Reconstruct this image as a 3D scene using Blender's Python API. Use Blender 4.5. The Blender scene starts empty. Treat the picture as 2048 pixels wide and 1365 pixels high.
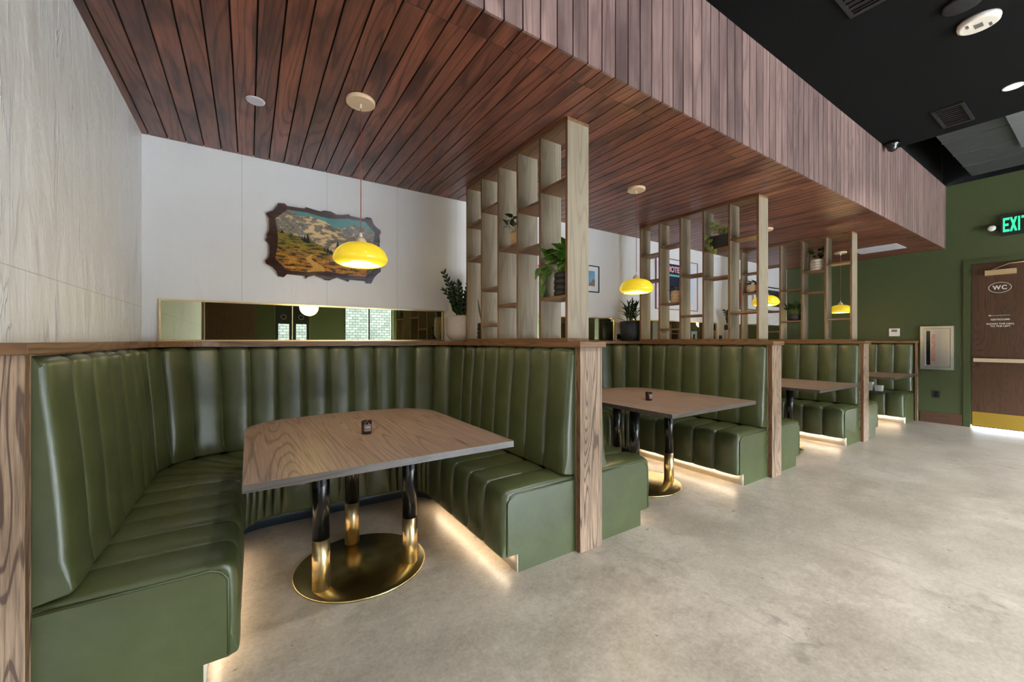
import bpy, bmesh, math, random
from math import sin, cos, pi, sqrt
from mathutils import Vector, Matrix, noise
R = random.Random(7)
C = bpy.context.scene.collection

# ------------------------------------------------------------------ dimensions
YAW = 0.5812; H = 1.25
ZC = 2.622; ZK = 3.408; YB = 3.567; XL = -0.592; XR = 8.71; YS = 1.45
YP = 1.745; PA = 1.625; PW = 0.1795; SP = 2.3462
X0 = PA + PW - SP            # left inner plane of the first booth (-0.541)
W = PA - X0                  # booth width
YO = 3.56; CAPB = 1.208; CAPT = 1.243

# ------------------------------------------------------------------ node helpers
def mat(name):
    m = bpy.data.materials.new(name); m.use_nodes = True
    nt = m.node_tree; b = nt.nodes['Principled BSDF']
    return m, nt, b
def N(nt, t, **kw):
    n = nt.nodes.new(t)
    for k, v in kw.items():
        if k in n.inputs.keys() if isinstance(k, str) else False: n.inputs[k].default_value = v
        else: setattr(n, k, v)
    return n
def L(nt, a, b): nt.links.new(a, b)
def math_(nt, op, a, b=None, c=None, clamp=False):
    n = nt.nodes.new('ShaderNodeMath'); n.operation = op; n.use_clamp = clamp
    for i, v in enumerate((a, b, c)):
        if v is None: continue
        if hasattr(v, 'is_linked') or hasattr(v, 'links'): nt.links.new(v, n.inputs[i])
        else: n.inputs[i].default_value = v
    return n.outputs[0]
def ramp(nt, fac, stops, interp='LINEAR'):
    n = nt.nodes.new('ShaderNodeValToRGB'); n.color_ramp.interpolation = interp
    e = n.color_ramp.elements
    while len(e) < len(stops): e.new(0.5)
    for i, (p, c) in enumerate(stops):
        e[i].position = p; e[i].color = tuple(c) + (1,) if len(c) == 3 else c
    nt.links.new(fac, n.inputs[0]); return n.outputs[0]
def mix(nt, fac, a, b, mode='MIX'):
    n = nt.nodes.new('ShaderNodeMix'); n.data_type = 'RGBA'; n.blend_type = mode
    for k, v in (('f', fac), ('a', a), ('b', b)):
        s = {'f': n.inputs[0], 'a': n.inputs[6], 'b': n.inputs[7]}[k]
        if hasattr(v, 'links'): nt.links.new(v, s)
        elif k == 'f': s.default_value = v
        else: s.default_value = tuple(v) + (1,) if len(v) == 3 else v
    return n.outputs[2]
def noise_(nt, vec, scale, detail=4, rough=0.55, dist=0.0):
    n = nt.nodes.new('ShaderNodeTexNoise'); n.inputs['Scale'].default_value = scale
    n.inputs['Detail'].default_value = detail; n.inputs['Roughness'].default_value = rough
    n.inputs['Distortion'].default_value = dist
    nt.links.new(vec, n.inputs['Vector']); return n.outputs['Fac']
def mapping(nt, vec, scale=(1, 1, 1), loc=(0, 0, 0)):
    n = nt.nodes.new('ShaderNodeMapping'); n.inputs['Scale'].default_value = scale
    n.inputs['Location'].default_value = loc; nt.links.new(vec, n.inputs['Vector']); return n.outputs[0]
def objco(nt): return nt.nodes.new('ShaderNodeTexCoord').outputs['Object']
def bump(nt, b, height, strength, distance=0.01):
    n = nt.nodes.new('ShaderNodeBump'); n.inputs['Strength'].default_value = strength
    n.inputs['Distance'].default_value = distance
    nt.links.new(height, n.inputs['Height']); nt.links.new(n.outputs[0], b.inputs['Normal'])
def xyz(nt, vec):
    s = nt.nodes.new('ShaderNodeSeparateXYZ'); nt.links.new(vec, s.inputs[0]); return s.outputs

def plain(name, col, rough=0.5, metal=0.0, spec=0.5, coat=0.0, var=0.0, bmp=0.0, scale=20, aniso=0):
    m, nt, b = mat(name)
    b.inputs['Roughness'].default_value = rough; b.inputs['Metallic'].default_value = metal
    b.inputs['Specular IOR Level'].default_value = spec; b.inputs['Coat Weight'].default_value = coat
    b.inputs['Coat Roughness'].default_value = 0.08
    co = objco(nt); n = noise_(nt, co, scale, 3)
    d = [max(0, c * (1 - var)) for c in col]; l = [min(1, c * (1 + var)) for c in col]
    L(nt, ramp(nt, n, [(0.3, d), (0.7, l)]), b.inputs['Base Color'])
    if bmp: bump(nt, b, n, bmp, 0.005)
    return m
def emis(name, col, strength, base=(0.8, 0.8, 0.8)):
    m, nt, b = mat(name); b.inputs['Base Color'].default_value = (*base, 1)
    b.inputs['Emission Color'].default_value = (*col, 1); b.inputs['Emission Strength'].default_value = strength
    return m

def wood(name, light, dark, along='Z', ring=26, rough=0.45, scale=1.0, coat=0.0, contrast=1.0, pid=False, knots=False, bmp=0.15, stave=0, stretch=0.6, spec=0.5, streak=0.45):
    """plain-sawn grain: contour lines of a stretched noise, plus fine pores"""
    m, nt, b = mat(name)
    co = objco(nt)
    if pid:
        at = nt.nodes.new('ShaderNodeAttribute'); at.attribute_name = 'pid'
        off = nt.nodes.new('ShaderNodeVectorMath'); off.operation = 'SCALE'; off.inputs['Scale'].default_value = 37.0
        L(nt, at.outputs['Color'], off.inputs[0])
        add = nt.nodes.new('ShaderNodeVectorMath'); L(nt, co, add.inputs[0]); L(nt, off.outputs[0], add.inputs[1]); co = add.outputs[0]
    else:
        oi = nt.nodes.new('ShaderNodeObjectInfo'); sc = nt.nodes.new('ShaderNodeVectorMath'); sc.operation = 'ADD'
        cmb = nt.nodes.new('ShaderNodeCombineXYZ'); v = math_(nt, 'MULTIPLY', oi.outputs['Random'], 9.0)
        for i in range(3): L(nt, v, cmb.inputs[i])
        L(nt, co, sc.inputs[0]); L(nt, cmb.outputs[0], sc.inputs[1]); co = sc.outputs[0]
    if stave:
        X_ = xyz(nt, objco(nt)); q = math_(nt, 'FLOOR', math_(nt, 'DIVIDE', X_[0], stave)); cm = nt.nodes.new('ShaderNodeCombineXYZ')
        L(nt, math_(nt, 'MULTIPLY', q, 2.37), cm.inputs[1]); L(nt, math_(nt, 'MULTIPLY', q, 5.13), cm.inputs[2])
        ad = nt.nodes.new('ShaderNodeVectorMath'); L(nt, co, ad.inputs[0]); L(nt, cm.outputs[0], ad.inputs[1]); co = ad.outputs[0]
    ax = 'XYZ'.index(along)
    s = [6.5 * scale] * 3; s[ax] = stretch * scale
    n = noise_(nt, mapping(nt, co, s), 1.0, 1.2, 0.4, 0.15)
    s0 = [30 * scale] * 3; s0[ax] = 3 * scale
    mid0 = noise_(nt, mapping(nt, co, s0), 1.0, 2, 0.5)
    rg = math_(nt, 'SINE', math_(nt, 'ADD', math_(nt, 'MULTIPLY', n, ring * 4.6), math_(nt, 'MULTIPLY', mid0, 3.0)))
    s2 = [160 * scale] * 3; s2[ax] = 5 * scale
    fine = noise_(nt, mapping(nt, co, s2), 1.0, 2, 0.6)
    s3 = [26 * scale] * 3; s3[ax] = 1.2 * scale
    mid = noise_(nt, mapping(nt, co, s3), 1.0, 3, 0.6)
    f = math_(nt, 'ADD', math_(nt, 'MULTIPLY', ramp(nt, rg, [(0.0, (0, 0, 0)), (0.55, (.15, .15, .15)), (0.95, (1, 1, 1))]), 0.38 * contrast),
              math_(nt, 'MULTIPLY', mid, streak))
    f = math_(nt, 'ADD', f, math_(nt, 'MULTIPLY', math_(nt, 'SUBTRACT', fine, 0.45), 0.9 * contrast), clamp=True)
    mm = [(a + c) / 2 for a, c in zip(light, dark)]
    col = ramp(nt, f, [(0.08, light), (0.5, mm), (0.95, dark)])
    if knots:
        s4 = [5.0] * 3; s4[ax] = 1.6
        k = noise_(nt, mapping(nt, co, s4), 1.0, 3, 0.6)
        col = mix(nt, ramp(nt, k, [(0.50, (0, 0, 0)), (0.68, (.85, .85, .85))]), col, dark)
    if pid:
        br = ramp(nt, at.outputs['Fac'], [(0.0, (0.72, 0.72, 0.72)), (1.0, (1.25, 1.22, 1.2))])
        col = mix(nt, 1.0, col, br, 'MULTIPLY')
    L(nt, col, b.inputs['Base Color'])
    b.inputs['Roughness'].default_value = rough; b.inputs['Coat Weight'].default_value = coat
    b.inputs['Specular IOR Level'].default_value = spec
    b.inputs['Coat Roughness'].default_value = 0.15
    bump(nt, b, math_(nt, 'SUBTRACT', 1.0, f), bmp, 0.002)
    return m

# ------------------------------------------------------------------ materials
def leather():
    m, nt, b = mat('olive_leather')
    co = objco(nt)
    n1 = noise_(nt, co, 6, 5, 0.6); n2 = noise_(nt, co, 45, 3, 0.5)
    c = ramp(nt, n1, [(0.3, (0.057, 0.070, 0.023)), (0.55, (0.072, 0.087, 0.030)), (0.75, (0.087, 0.104, 0.039))])
    L(nt, c, b.inputs['Base Color'])
    L(nt, math_(nt, 'MULTIPLY_ADD', n2, 0.08, 0.31), b.inputs['Roughness'])
    b.inputs['Specular IOR Level'].default_value = 0.65
    b.inputs['Coat Weight'].default_value = 0.25; b.inputs['Coat Roughness'].default_value = 0.32
    n3 = noise_(nt, co, 9, 3, 0.5)
    hgt = math_(nt, 'ADD', math_(nt, 'MULTIPLY', noise_(nt, co, 350, 2), 0.04), math_(nt, 'ADD', math_(nt, 'MULTIPLY', n2, 0.25), math_(nt, 'MULTIPLY', n3, 0.9)))
    bump(nt, b, hgt, 0.35, 0.006)
    return m
LEATHER = leather()

def concrete():
    m, nt, b = mat('polished_concrete')
    co = objco(nt); X = xyz(nt, co)
    big = noise_(nt, co, 0.55, 6, 0.62, 0.5); med = noise_(nt, mapping(nt, co, (1, 1, 1), (3, 7, 0)), 2.2, 8, 0.72, 0.15)
    sml = noise_(nt, co, 24, 5, 0.7)
    f = math_(nt, 'ADD', math_(nt, 'MULTIPLY', big, 0.42), math_(nt, 'ADD', math_(nt, 'MULTIPLY', med, 0.40), math_(nt, 'MULTIPLY', sml, 0.18)))
    pat = noise_(nt, mapping(nt, co, (1, 1, 1), (8, 1, 0)), 1.25, 7, 0.66, 0.35)
    pm = ramp(nt, pat, [(0.47, (0, 0, 0)), (0.505, (1, 1, 1))])
    c = ramp(nt, f, [(0.42, (0.21, 0.174, 0.132)), (0.475, (0.305, 0.257, 0.20)), (0.52, (0.39, 0.333, 0.265)), (0.59, (0.48, 0.415, 0.335))])
    c = mix(nt, math_(nt, 'MULTIPLY', pm, 0.30), c, (0.20, 0.165, 0.125))
    fl = noise_(nt, mapping(nt, co, (1, 1, 1), (0, 4, 0)), 60, 4, 0.8)
    c = mix(nt, 0.35, c, ramp(nt, fl, [(0.35, (0.20, 0.168, 0.128)), (0.65, (0.44, 0.375, 0.30))]))
    # stain clusters
    st = noise_(nt, mapping(nt, co, (1, 1, 1), (1.3, 2.2, 0)), 1.1, 3); st2 = noise_(nt, co, 9, 5, 0.75, 0.4)
    sm = math_(nt, 'MULTIPLY', ramp(nt, st, [(0.54, (0, 0, 0)), (0.66, (1, 1, 1))]), ramp(nt, st2, [(0.5, (0, 0, 0)), (0.66, (1, 1, 1))]))
    c = mix(nt, math_(nt, 'MULTIPLY', sm, 0.55), c, (0.10, 0.085, 0.07))
    # small spots
    sp = noise_(nt, co, 17, 2, 0.5); c = mix(nt, ramp(nt, sp, [(0.735, (0, 0, 0)), (0.76, (.7, .7, .7))]), c, (0.09, 0.075, 0.06))
    # hairline joints running towards the wall
    wob = noise_(nt, mapping(nt, co, (1, 1, 1), (5, 0, 0)), 1.3, 3)
    wob2 = math_(nt, 'MULTIPLY', math_(nt, 'SUBTRACT', wob, 0.5), 0.12)
    lines = None
    for x0, wd in ((3.07, 0.004), (4.17, 0.0035), (1.9, 0.0015), (6.3, 0.004)):
        dd = math_(nt, 'ABSOLUTE', math_(nt, 'SUBTRACT', math_(nt, 'ADD', X[0], wob2), x0))
        l = math_(nt, 'LESS_THAN', dd, wd)
        lines = l if lines is None else math_(nt, 'MAXIMUM', lines, l)
    brk = ramp(nt, noise_(nt, co, 5, 3), [(0.4, (.35, .35, .35)), (0.6, (1, 1, 1))])
    c = mix(nt, math_(nt, 'MULTIPLY', math_(nt, 'MULTIPLY', lines, brk), 0.5), c, (0.12, 0.10, 0.085))
    L(nt, c, b.inputs['Base Color'])
    L(nt, math_(nt, 'MULTIPLY_ADD', med, 0.10, 0.28), b.inputs['Roughness'])
    b.inputs['Specular IOR Level'].default_value = 0.45
    bump(nt, b, sml, 0.05, 0.003)
    return m
CONCRETE = concrete()

def plaster(name, strength, seams_x=(), seams_y=(), zline=None, ridges=True):
    m, nt, b = mat(name)
    co = objco(nt); X = xyz(nt, co)
    v1 = mapping(nt, co, (9, 9, 3.2)); n1 = noise_(nt, v1, 1.0, 4, 0.5, 0.2)
    v2 = mapping(nt, co, (9, 9, 0.9), (2, 3, 1)); n2 = noise_(nt, v2, 1.0, 4, 0.55, 0.9)
    rid = ramp(nt, math_(nt, 'ABSOLUTE', math_(nt, 'SUBTRACT', n2, 0.5)), [(0.0, (1, 1, 1)), (0.016, (0, 0, 0))])
    msk = ramp(nt, noise_(nt, mapping(nt, co, (2.4, 2.4, 1.2)), 1.0, 3), [(0.48, (0, 0, 0)), (0.62, (1, 1, 1))])
    rid = math_(nt, 'MULTIPLY', rid, msk)
    hgt = math_(nt, 'ADD', math_(nt, 'MULTIPLY', n1, 0.7), math_(nt, 'MULTIPLY', rid, 0.7 if ridges else 0.06))
    seam = None
    for ax, ss in ((0, seams_x), (1, seams_y)):
        for s in ss:
            l = math_(nt, 'LESS_THAN', math_(nt, 'ABSOLUTE', math_(nt, 'SUBTRACT', X[ax], s)), 0.0016)
            seam = l if seam is None else math_(nt, 'MAXIMUM', seam, l)
    if zline:
        l = math_(nt, 'LESS_THAN', math_(nt, 'ABSOLUTE', math_(nt, 'SUBTRACT', X[2], zline)), 0.0018)
        seam = l if seam is None else math_(nt, 'MAXIMUM', seam, l)
    base = ramp(nt, n1, [(0.3, (0.765, 0.765, 0.77)), (0.7, (0.775, 0.775, 0.78))])
    if seam is not None: base = mix(nt, math_(nt, 'MULTIPLY', seam, 0.5), base, (0.30, 0.29, 0.28))
    L(nt, base, b.inputs['Base Color']); b.inputs['Roughness'].default_value = 0.42
    bump(nt, b, hgt, strength, 0.06)
    return m
WALL_L = plaster('white_textured_plaster', 0.6, seams_y=(1.813, 0.6), zline=1.472)
WALL_B = plaster('white_smooth_plaster', 0.12, seams_x=[-0.041 + 0.577 * k for k in range(16)], zline=None, ridges=False)

OAK = wood('oak_brown', (0.25, 0.125, 0.052), (0.075, 0.034, 0.014), 'Y', 30, 0.42)
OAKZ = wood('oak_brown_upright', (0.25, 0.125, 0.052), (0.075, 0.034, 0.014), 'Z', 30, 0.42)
OAKX = wood('oak_brown_crosswise', (0.25, 0.125, 0.052), (0.075, 0.034, 0.014), 'X', 30, 0.42)
OAKLIT = wood('oak_daylit_face', (0.33, 0.27, 0.19), (0.17, 0.122, 0.075), 'Z', 16, 0.5, contrast=0.7)  # same brown oak, daylight on the uprights painted in as paler grey
POST = wood('oak_pinkish_post', (0.46, 0.315, 0.21), (0.13, 0.080, 0.056), 'Z', 42, 0.48, scale=1.25, contrast=2.1, bmp=0.3)
TABLE = wood('walnut_tabletop', (0.33, 0.225, 0.165), (0.10, 0.066, 0.050), 'Y', 34, 0.36, scale=0.85, contrast=1.1, spec=0.55, stave=0.157, stretch=0.36)
TEDGE = wood('table_edge_band', (0.115, 0.092, 0.08), (0.055, 0.042, 0.036), 'X', 20, 0.35)
CEILW = wood('ceiling_plank_wood', (0.29, 0.100, 0.058), (0.034, 0.012, 0.010), 'Y', 16, 0.40, scale=0.9, pid=True, knots=True, contrast=0.8, streak=0.75)
SOFFW = wood('soffit_board_daylit', (0.33, 0.215, 0.19), (0.12, 0.072, 0.066), 'Z', 14, 0.42, scale=0.9, pid=True, knots=True, contrast=0.8, streak=0.8)  # same planks as the ceiling, daylight put into a paler, greyer colour
DOORW = wood('dark_oak_door', (0.095, 0.043, 0.020), (0.036, 0.016, 0.008), 'Z', 40, 0.4, scale=1.1, contrast=1.1)
DOORWY = wood('dark_oak_baseboard', (0.11, 0.052, 0.028), (0.045, 0.020, 0.011), 'Y', 30, 0.4)
BROWNW = wood('dark_panel_wood', (0.11, 0.055, 0.028), (0.04, 0.018, 0.010), 'Z', 20, 0.5)
PALEW = wood('pale_maple', (0.72, 0.52, 0.33), (0.58, 0.40, 0.24), 'X', 14, 0.45, contrast=0.6)
GREEN = plain('green_wall_paint', (0.052, 0.068, 0.020), 0.6, var=0.06, bmp=0.05, scale=60)
GREENTRIM = plain('green_trim_paint', (0.048, 0.064, 0.020), 0.4, var=0.05)
BLACKC = plain('black_ceiling_paint', (0.0035, 0.0036, 0.0037), 0.85, spec=0.12, var=0.25, bmp=0.3, scale=90)
BLACK = plain('matte_black', (0.012, 0.012, 0.013), 0.5, var=0.2)
DARKGAP = plain('dark_gap', (0.012, 0.006, 0.005), 0.8)
GLOSSBLACK = plain('gloss_black_enamel', (0.006, 0.006, 0.007), 0.16, spec=0.6)
BRASS = plain('brushed_brass', (0.84, 0.64, 0.34), 0.30, metal=1.0, var=0.04, scale=40)
BRASSD = plain('polished_brass_plate', (0.50, 0.40, 0.18), 0.27, metal=1.0, var=0.04, scale=3)
_nt = BRASSD.node_tree; _tg = _nt.nodes.new('ShaderNodeTangent'); _tg.direction_type = 'RADIAL'; _tg.axis = 'Z'
_nt.links.new(_tg.outputs[0], _nt.nodes['Principled BSDF'].inputs['Tangent']); _nt.nodes['Principled BSDF'].inputs['Anisotropic'].default_value = 0.8
STEEL = plain('brushed_steel', (0.62, 0.66, 0.68), 0.3, metal=1.0, var=0.05, scale=30)
WHITEP = plain('white_plastic', (0.75, 0.75, 0.73), 0.4)
WHITED = plain('pale_lilac_white', (0.62, 0.60, 0.66), 0.5)
BEIGE = plain('cream_laminate', (0.66, 0.56, 0.44), 0.5, var=0.05)
TOESHADE = plain('toe_kick_shade_blue', (0.018, 0.030, 0.042), 0.4)  # unlit stretch of toe kick: shade and blue reflection put into the colour
POTWHITE = plain('speckled_white_ceramic', (0.60, 0.55, 0.50), 0.6, var=0.12, bmp=0.2, scale=120)
POTBLACK = plain('black_ribbed_clay', (0.022, 0.020, 0.018), 0.55, var=0.2)
POTTAN = plain('tan_ceramic', (0.60, 0.40, 0.23), 0.55, var=0.06)
POTCREAM = plain('cream_ceramic', (0.66, 0.50, 0.34), 0.55, var=0.06)
POTNAVY = plain('charcoal_fluted_ceramic', (0.020, 0.024, 0.030), 0.45, var=0.1)
SOIL = plain('potting_soil', (0.03, 0.02, 0.013), 0.95, var=0.5, bmp=0.8, scale=80)
CORD = plain('red_brown_cord', (0.26, 0.07, 0.045), 0.7)
PAPER = plain('white_paper_mat', (0.72, 0.74, 0.78), 0.7)
PINKF = plain('dusty_pink_frame', (0.32, 0.19, 0.22), 0.4)
REDP = plain('red_print', (0.45, 0.02, 0.03), 0.6)
PINKP = plain('pink_print', (0.75, 0.12, 0.25), 0.6)
DECAL = plain('white_lettering', (0.72, 0.68, 0.60), 0.5)
REDL = plain('red_lettering', (0.55, 0.03, 0.03), 0.5)

def mirror_mat():
    m, nt, b = mat('bronze_mirror')
    b.inputs['Base Color'].default_value = (0.42, 0.42, 0.27, 1); b.inputs['Metallic'].default_value = 1
    b.inputs['Roughness'].default_value = 0.012
    return m
MIRROR = mirror_mat()
def leafmat(name, a, c, vein):
    m, nt, b = mat(name); co = objco(nt); n = noise_(nt, co, 30, 3)
    L(nt, ramp(nt, n, [(0.35, a), (0.55, c), (0.72, vein)]), b.inputs['Base Color'])
    b.inputs['Roughness'].default_value = 0.32; b.inputs['Subsurface Weight'].default_value = 0.0
    return m
ZZLEAF = leafmat('dark_glossy_leaf', (0.006, 0.022, 0.010), (0.016, 0.050, 0.016), (0.035, 0.09, 0.02))
POTHOS = leafmat('pothos_leaf', (0.03, 0.13, 0.012), (0.07, 0.20, 0.02), (0.26, 0.33, 0.05))
STEM = plain('green_stem', (0.22, 0.26, 0.06), 0.5)
def shade_mat():
    m, nt, b = mat('yellow_glass_shade')
    b.inputs['Base Color'].default_value = (0.80, 0.55, 0.03, 1); b.inputs['Roughness'].default_value = 0.12
    co = nt.nodes.new('ShaderNodeTexCoord').outputs['Generated']; z = xyz(nt, co)[2]
    b.inputs['Emission Color'].default_value = (1.0, 0.72, 0.035, 1)
    b.inputs['Emission Strength'].default_value = 0.13
    return m
SHADE = shade_mat()
BULB = emis('lamp_glow', (1.0, 0.93, 0.78), 0.9)
LED = emis('led_warm_white', (1.0, 0.80, 0.56), 13.0)
DOWN = emis('downlight_glow', (1.0, 0.98, 0.92), 3.0)
EXITG = emis('exit_green_glow', (0.05, 1.0, 0.38), 0.36, (0.0, 0.3, 0.1))

# ------------------------------------------------------------------ mesh helpers
def bx(bm, x0, x1, y0, y1, z0, z1, mi=0):
    vs = [bm.verts.new((x, y, z)) for z in (z0, z1) for y in (y0, y1) for x in (x0, x1)]
    fs = []
    for q in ((0, 2, 3, 1), (4, 5, 7, 6), (0, 1, 5, 4), (2, 6, 7, 3), (0, 4, 6, 2), (1, 3, 7, 5)):
        f = bm.faces.new([vs[i] for i in q]); f.material_index = mi; fs.append(f)
    return fs
def bevel(bm, w, seg=2, ang=0.5):
    es = [e for e in bm.edges if len(e.link_faces) == 2 and e.calc_face_angle(0) > ang]
    if es: bmesh.ops.bevel(bm, geom=es, offset=w, segments=seg, affect='EDGES', profile=0.6)
def lathe(bm, prof, cx=0, cy=0, n=40, mi=0, rad=None):
    rings = []
    for r, z in prof:
        ring = []
        for k in range(n):
            a = 2 * pi * k / n; rr = r * (rad(a, z) if rad else 1)
            ring.append(bm.verts.new((cx + rr * cos(a), cy + rr * sin(a), z)))
        rings.append(ring)
    for a, b in zip(rings, rings[1:]):
        for k in range(n):
            f = bm.faces.new((a[k], a[(k + 1) % n], b[(k + 1) % n], b[k])); f.material_index = mi; f.smooth = True
    return rings
def lathe_closed(bm, prof, **kw):
    rings = lathe(bm, prof, **kw)
    if prof[0][0] > 0: bm.faces.new(list(reversed(rings[0])))
    if prof[-1][0] > 0: bm.faces.new(rings[-1])
    return rings
def prism(bm, pts, fn, mi=0, mi_top=None):
    """pts 2D ccw; fn(p, k) -> 3D for k=0 / 1"""
    a = [bm.verts.new(fn(p, 0)) for p in pts]; b = [bm.verts.new(fn(p, 1)) for p in pts]
    f0 = bm.faces.new(list(reversed(a))); f1 = bm.faces.new(b)
    f0.material_index = mi; f1.material_index = mi if mi_top is None else mi_top
    n = len(pts)
    for i in range(n):
        f = bm.faces.new((a[i], a[(i + 1) % n], b[(i + 1) % n], b[i])); f.material_index = mi
def tube(bm, pts, r, n=8, r1=None, mi=0):
    pts = [Vector(p) for p in pts]; rings = []
    for i, p in enumerate(pts):
        d = (pts[min(i + 1, len(pts) - 1)] - pts[max(i - 1, 0)]).normalized()
        u = d.orthogonal().normalized() if abs(d.z) > 0.99 else d.cross(Vector((0, 0, 1))).normalized()
        v = d.cross(u); rr = r if r1 is None else r + (r1 - r) * i / (len(pts) - 1)
        rings.append([bm.verts.new(p + (u * cos(2 * pi * k / n) + v * sin(2 * pi * k / n)) * rr) for k in range(n)])
    for a, b in zip(rings, rings[1:]):
        for k in range(n):
            f = bm.faces.new((a[k], a[(k + 1) % n], b[(k + 1) % n], b[k])); f.smooth = True; f.material_index = mi
    bm.faces.new(rings[0]); bm.faces.new(list(reversed(rings[-1])))
def obj(name, bm, m, parent=None, smooth=False, rec=True):
    if rec: bmesh.ops.recalc_face_normals(bm, faces=bm.faces)
    me = bpy.data.meshes.new(name); bm.to_mesh(me); bm.free()
    for mm in (m if isinstance(m, (list, tuple)) else [m]): me.materials.append(mm)
    if smooth:
        for p in me.polygons: p.use_smooth = True
    o = bpy.data.objects.new(name, me); C.objects.link(o)
    if parent: o.parent = parent
    return o
def thing(name, label, cat, loc=(0, 0, 0), group=None, rotz=0):
    o = bpy.data.objects.new(name, None); C.objects.link(o); o.location = loc; o.rotation_euler = (0, 0, rotz)
    o.empty_display_size = 0.1; tag(o, label, cat, group); return o
def tag(o, label, cat, group=None):
    o['label'] = label; o['category'] = cat
    if group: o['group'] = group
    return o
def struct(o, label=None):
    o['kind'] = 'structure'
    if label: o['label'] = label
    return o
def dup(root, loc, label=None, skip=()):
    r = root.copy(); C.objects.link(r); r.location = loc
    if label: r['label'] = label
    def rec(src, dst):
        for ch in list(src.children):
            if ch.name.split('.')[0] in skip: continue
            c = ch.copy(); C.objects.link(c); c.parent = dst; rec(ch, c)
    rec(root, r); return r
def box_obj(name, b, m, parent=None, bev=0.0, seg=2):
    bm = bmesh.new(); bx(bm, *b)
    if bev: bevel(bm, bev, seg)
    return obj(name, bm, m, parent)
def text_mesh(name, s, size, m, parent, loc, rot, sx=1.0, ext=0.0008, bold=0.0, align='CENTER', font_space=1.0):
    cu = bpy.data.curves.new('t', 'FONT'); cu.body = s; cu.size = size; cu.align_x = align; cu.align_y = 'CENTER'
    cu.extrude = ext; cu.offset = bold; cu.space_character = font_space
    t = bpy.data.objects.new('t', cu); C.objects.link(t); bpy.context.view_layer.update()
    me = bpy.data.meshes.new_from_object(t); me.name = name
    bpy.data.objects.remove(t)
    Mx = Matrix.Translation(loc) @ rot.to_4x4() @ Matrix.Diagonal((sx, 1, 1, 1))
    me.transform(Mx); me.materials.clear(); me.materials.append(m)
    o = bpy.data.objects.new(name, me); C.objects.link(o); o.parent = parent
    return o
ROT_XN = Matrix(((0, 0, -1), (-1, 0, 0), (0, 1, 0)))      # lettering that faces -X
ROT_YN = Matrix(((1, 0, 0), (0, 0, -1), (0, 1, 0)))       # lettering that faces -Y
ROT_YP = Matrix(((-1, 0, 0), (0, 0, 1), (0, 1, 0)))       # lettering that faces +Y

# ------------------------------------------------------------------ room shell
FY = -6.0; LX = -4.5
struct(box_obj('floor', (LX, XR + 0.2, FY - 0.2, YB + 0.2, -0.1, 0), CONCRETE), 'polished grey concrete floor with hairline joints')
struct(box_obj('wall_back', (XL - 0.15, XR + 0.15, YB, YB + 0.15, 0, ZC + 0.1), WALL_B), 'smooth white plaster wall behind the booths')
struct(box_obj('wall_left', (XL - 0.15, XL, -0.5, YB, 0, ZK + 0.1), WALL_L), 'rough white plaster wall at the left')
struct(box_obj('trim_1', (XL - 0.16, XL + 0.03, -0.66, -0.5, 0, ZK), OAKZ), 'oak corner trim at the end of the plaster wall')
# green wall at the right end, with the door opening
bm = bmesh.new(); DY0, DY1, DZ = 0.29, 1.204, 2.345
bx(bm, XR, XR + 0.15, DY1, YB + 0.15, 0, ZK + 0.14); bx(bm, XR, XR + 0.15, FY, DY0, 0, ZK + 0.14); bx(bm, XR, XR + 0.15, DY0, DY1, DZ, ZK + 0.14); bx(bm, XR + 0.11, XR + 0.15, DY0, DY1, 0.02, DZ)  # last box is an unseen backing added to stop light through door gaps
struct(obj('wall_right', bm, GREEN), 'dark green wall with the restroom door')
# front wall (behind the camera) with windows
bm = bmesh.new()
wins = [(2.45, 3.95), (4.15, 5.75), (5.95, 7.55)]
xs = [LX, 0.55, 1.55] + [v for w_ in wins for v in w_] + [XR + 0.15]
WZ0, WZ1 = 0.35, 3.0
xprev = LX
for a, c in [(0.62, 1.50)] + wins:
    bx(bm, xprev, a, FY - 0.15, FY, 0, ZK + 0.1); xprev = c
bx(bm, xprev, XR + 0.15, FY - 0.15, FY, 0, ZK + 0.1)
for a, c in wins:
    bx(bm, a, c, FY - 0.15, FY, 0, WZ0); bx(bm, a, c, FY - 0.15, FY, WZ1, ZK + 0.1)
bx(bm, 0.62, 1.50, FY - 0.15, FY, 2.5, ZK + 0.1)
struct(obj('wall_front', bm, GREEN), 'green wall with windows on the far side of the room')
for i, (a, c) in enumerate(wins):
    bm = bmesh.new()
    for q in ((a, a + 0.05, WZ0, WZ1), (c - 0.05, c, WZ0, WZ1), (a, c, WZ0, WZ0 + 0.05), (a, c, WZ1 - 0.05, WZ1), ((a + c) / 2 - 0.025, (a + c) / 2 + 0.025, WZ0, WZ1)):
        bx(bm, q[0], q[1], FY - 0.1, FY - 0.04, q[2], q[3])
    struct(obj('window_%d' % (i + 1), bm, BLACK), 'black framed window on the far side of the room')
# brown wood panelling on the far side and side wall
struct(box_obj('wall_side', (LX - 0.15, LX, FY, -0.5, 0, ZK + 0.1), BROWNW), 'dark wood side wall')
struct(box_obj('trim_2', (-2.6, 0.18, FY, FY + 0.06, 0, 3.2), BROWNW), 'dark wood panelling on the far wall')
struct(box_obj('wall_return', (LX, XL - 0.15, -0.62, -0.47, 0, ZK + 0.1), GREEN), 'green return wall')
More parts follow.
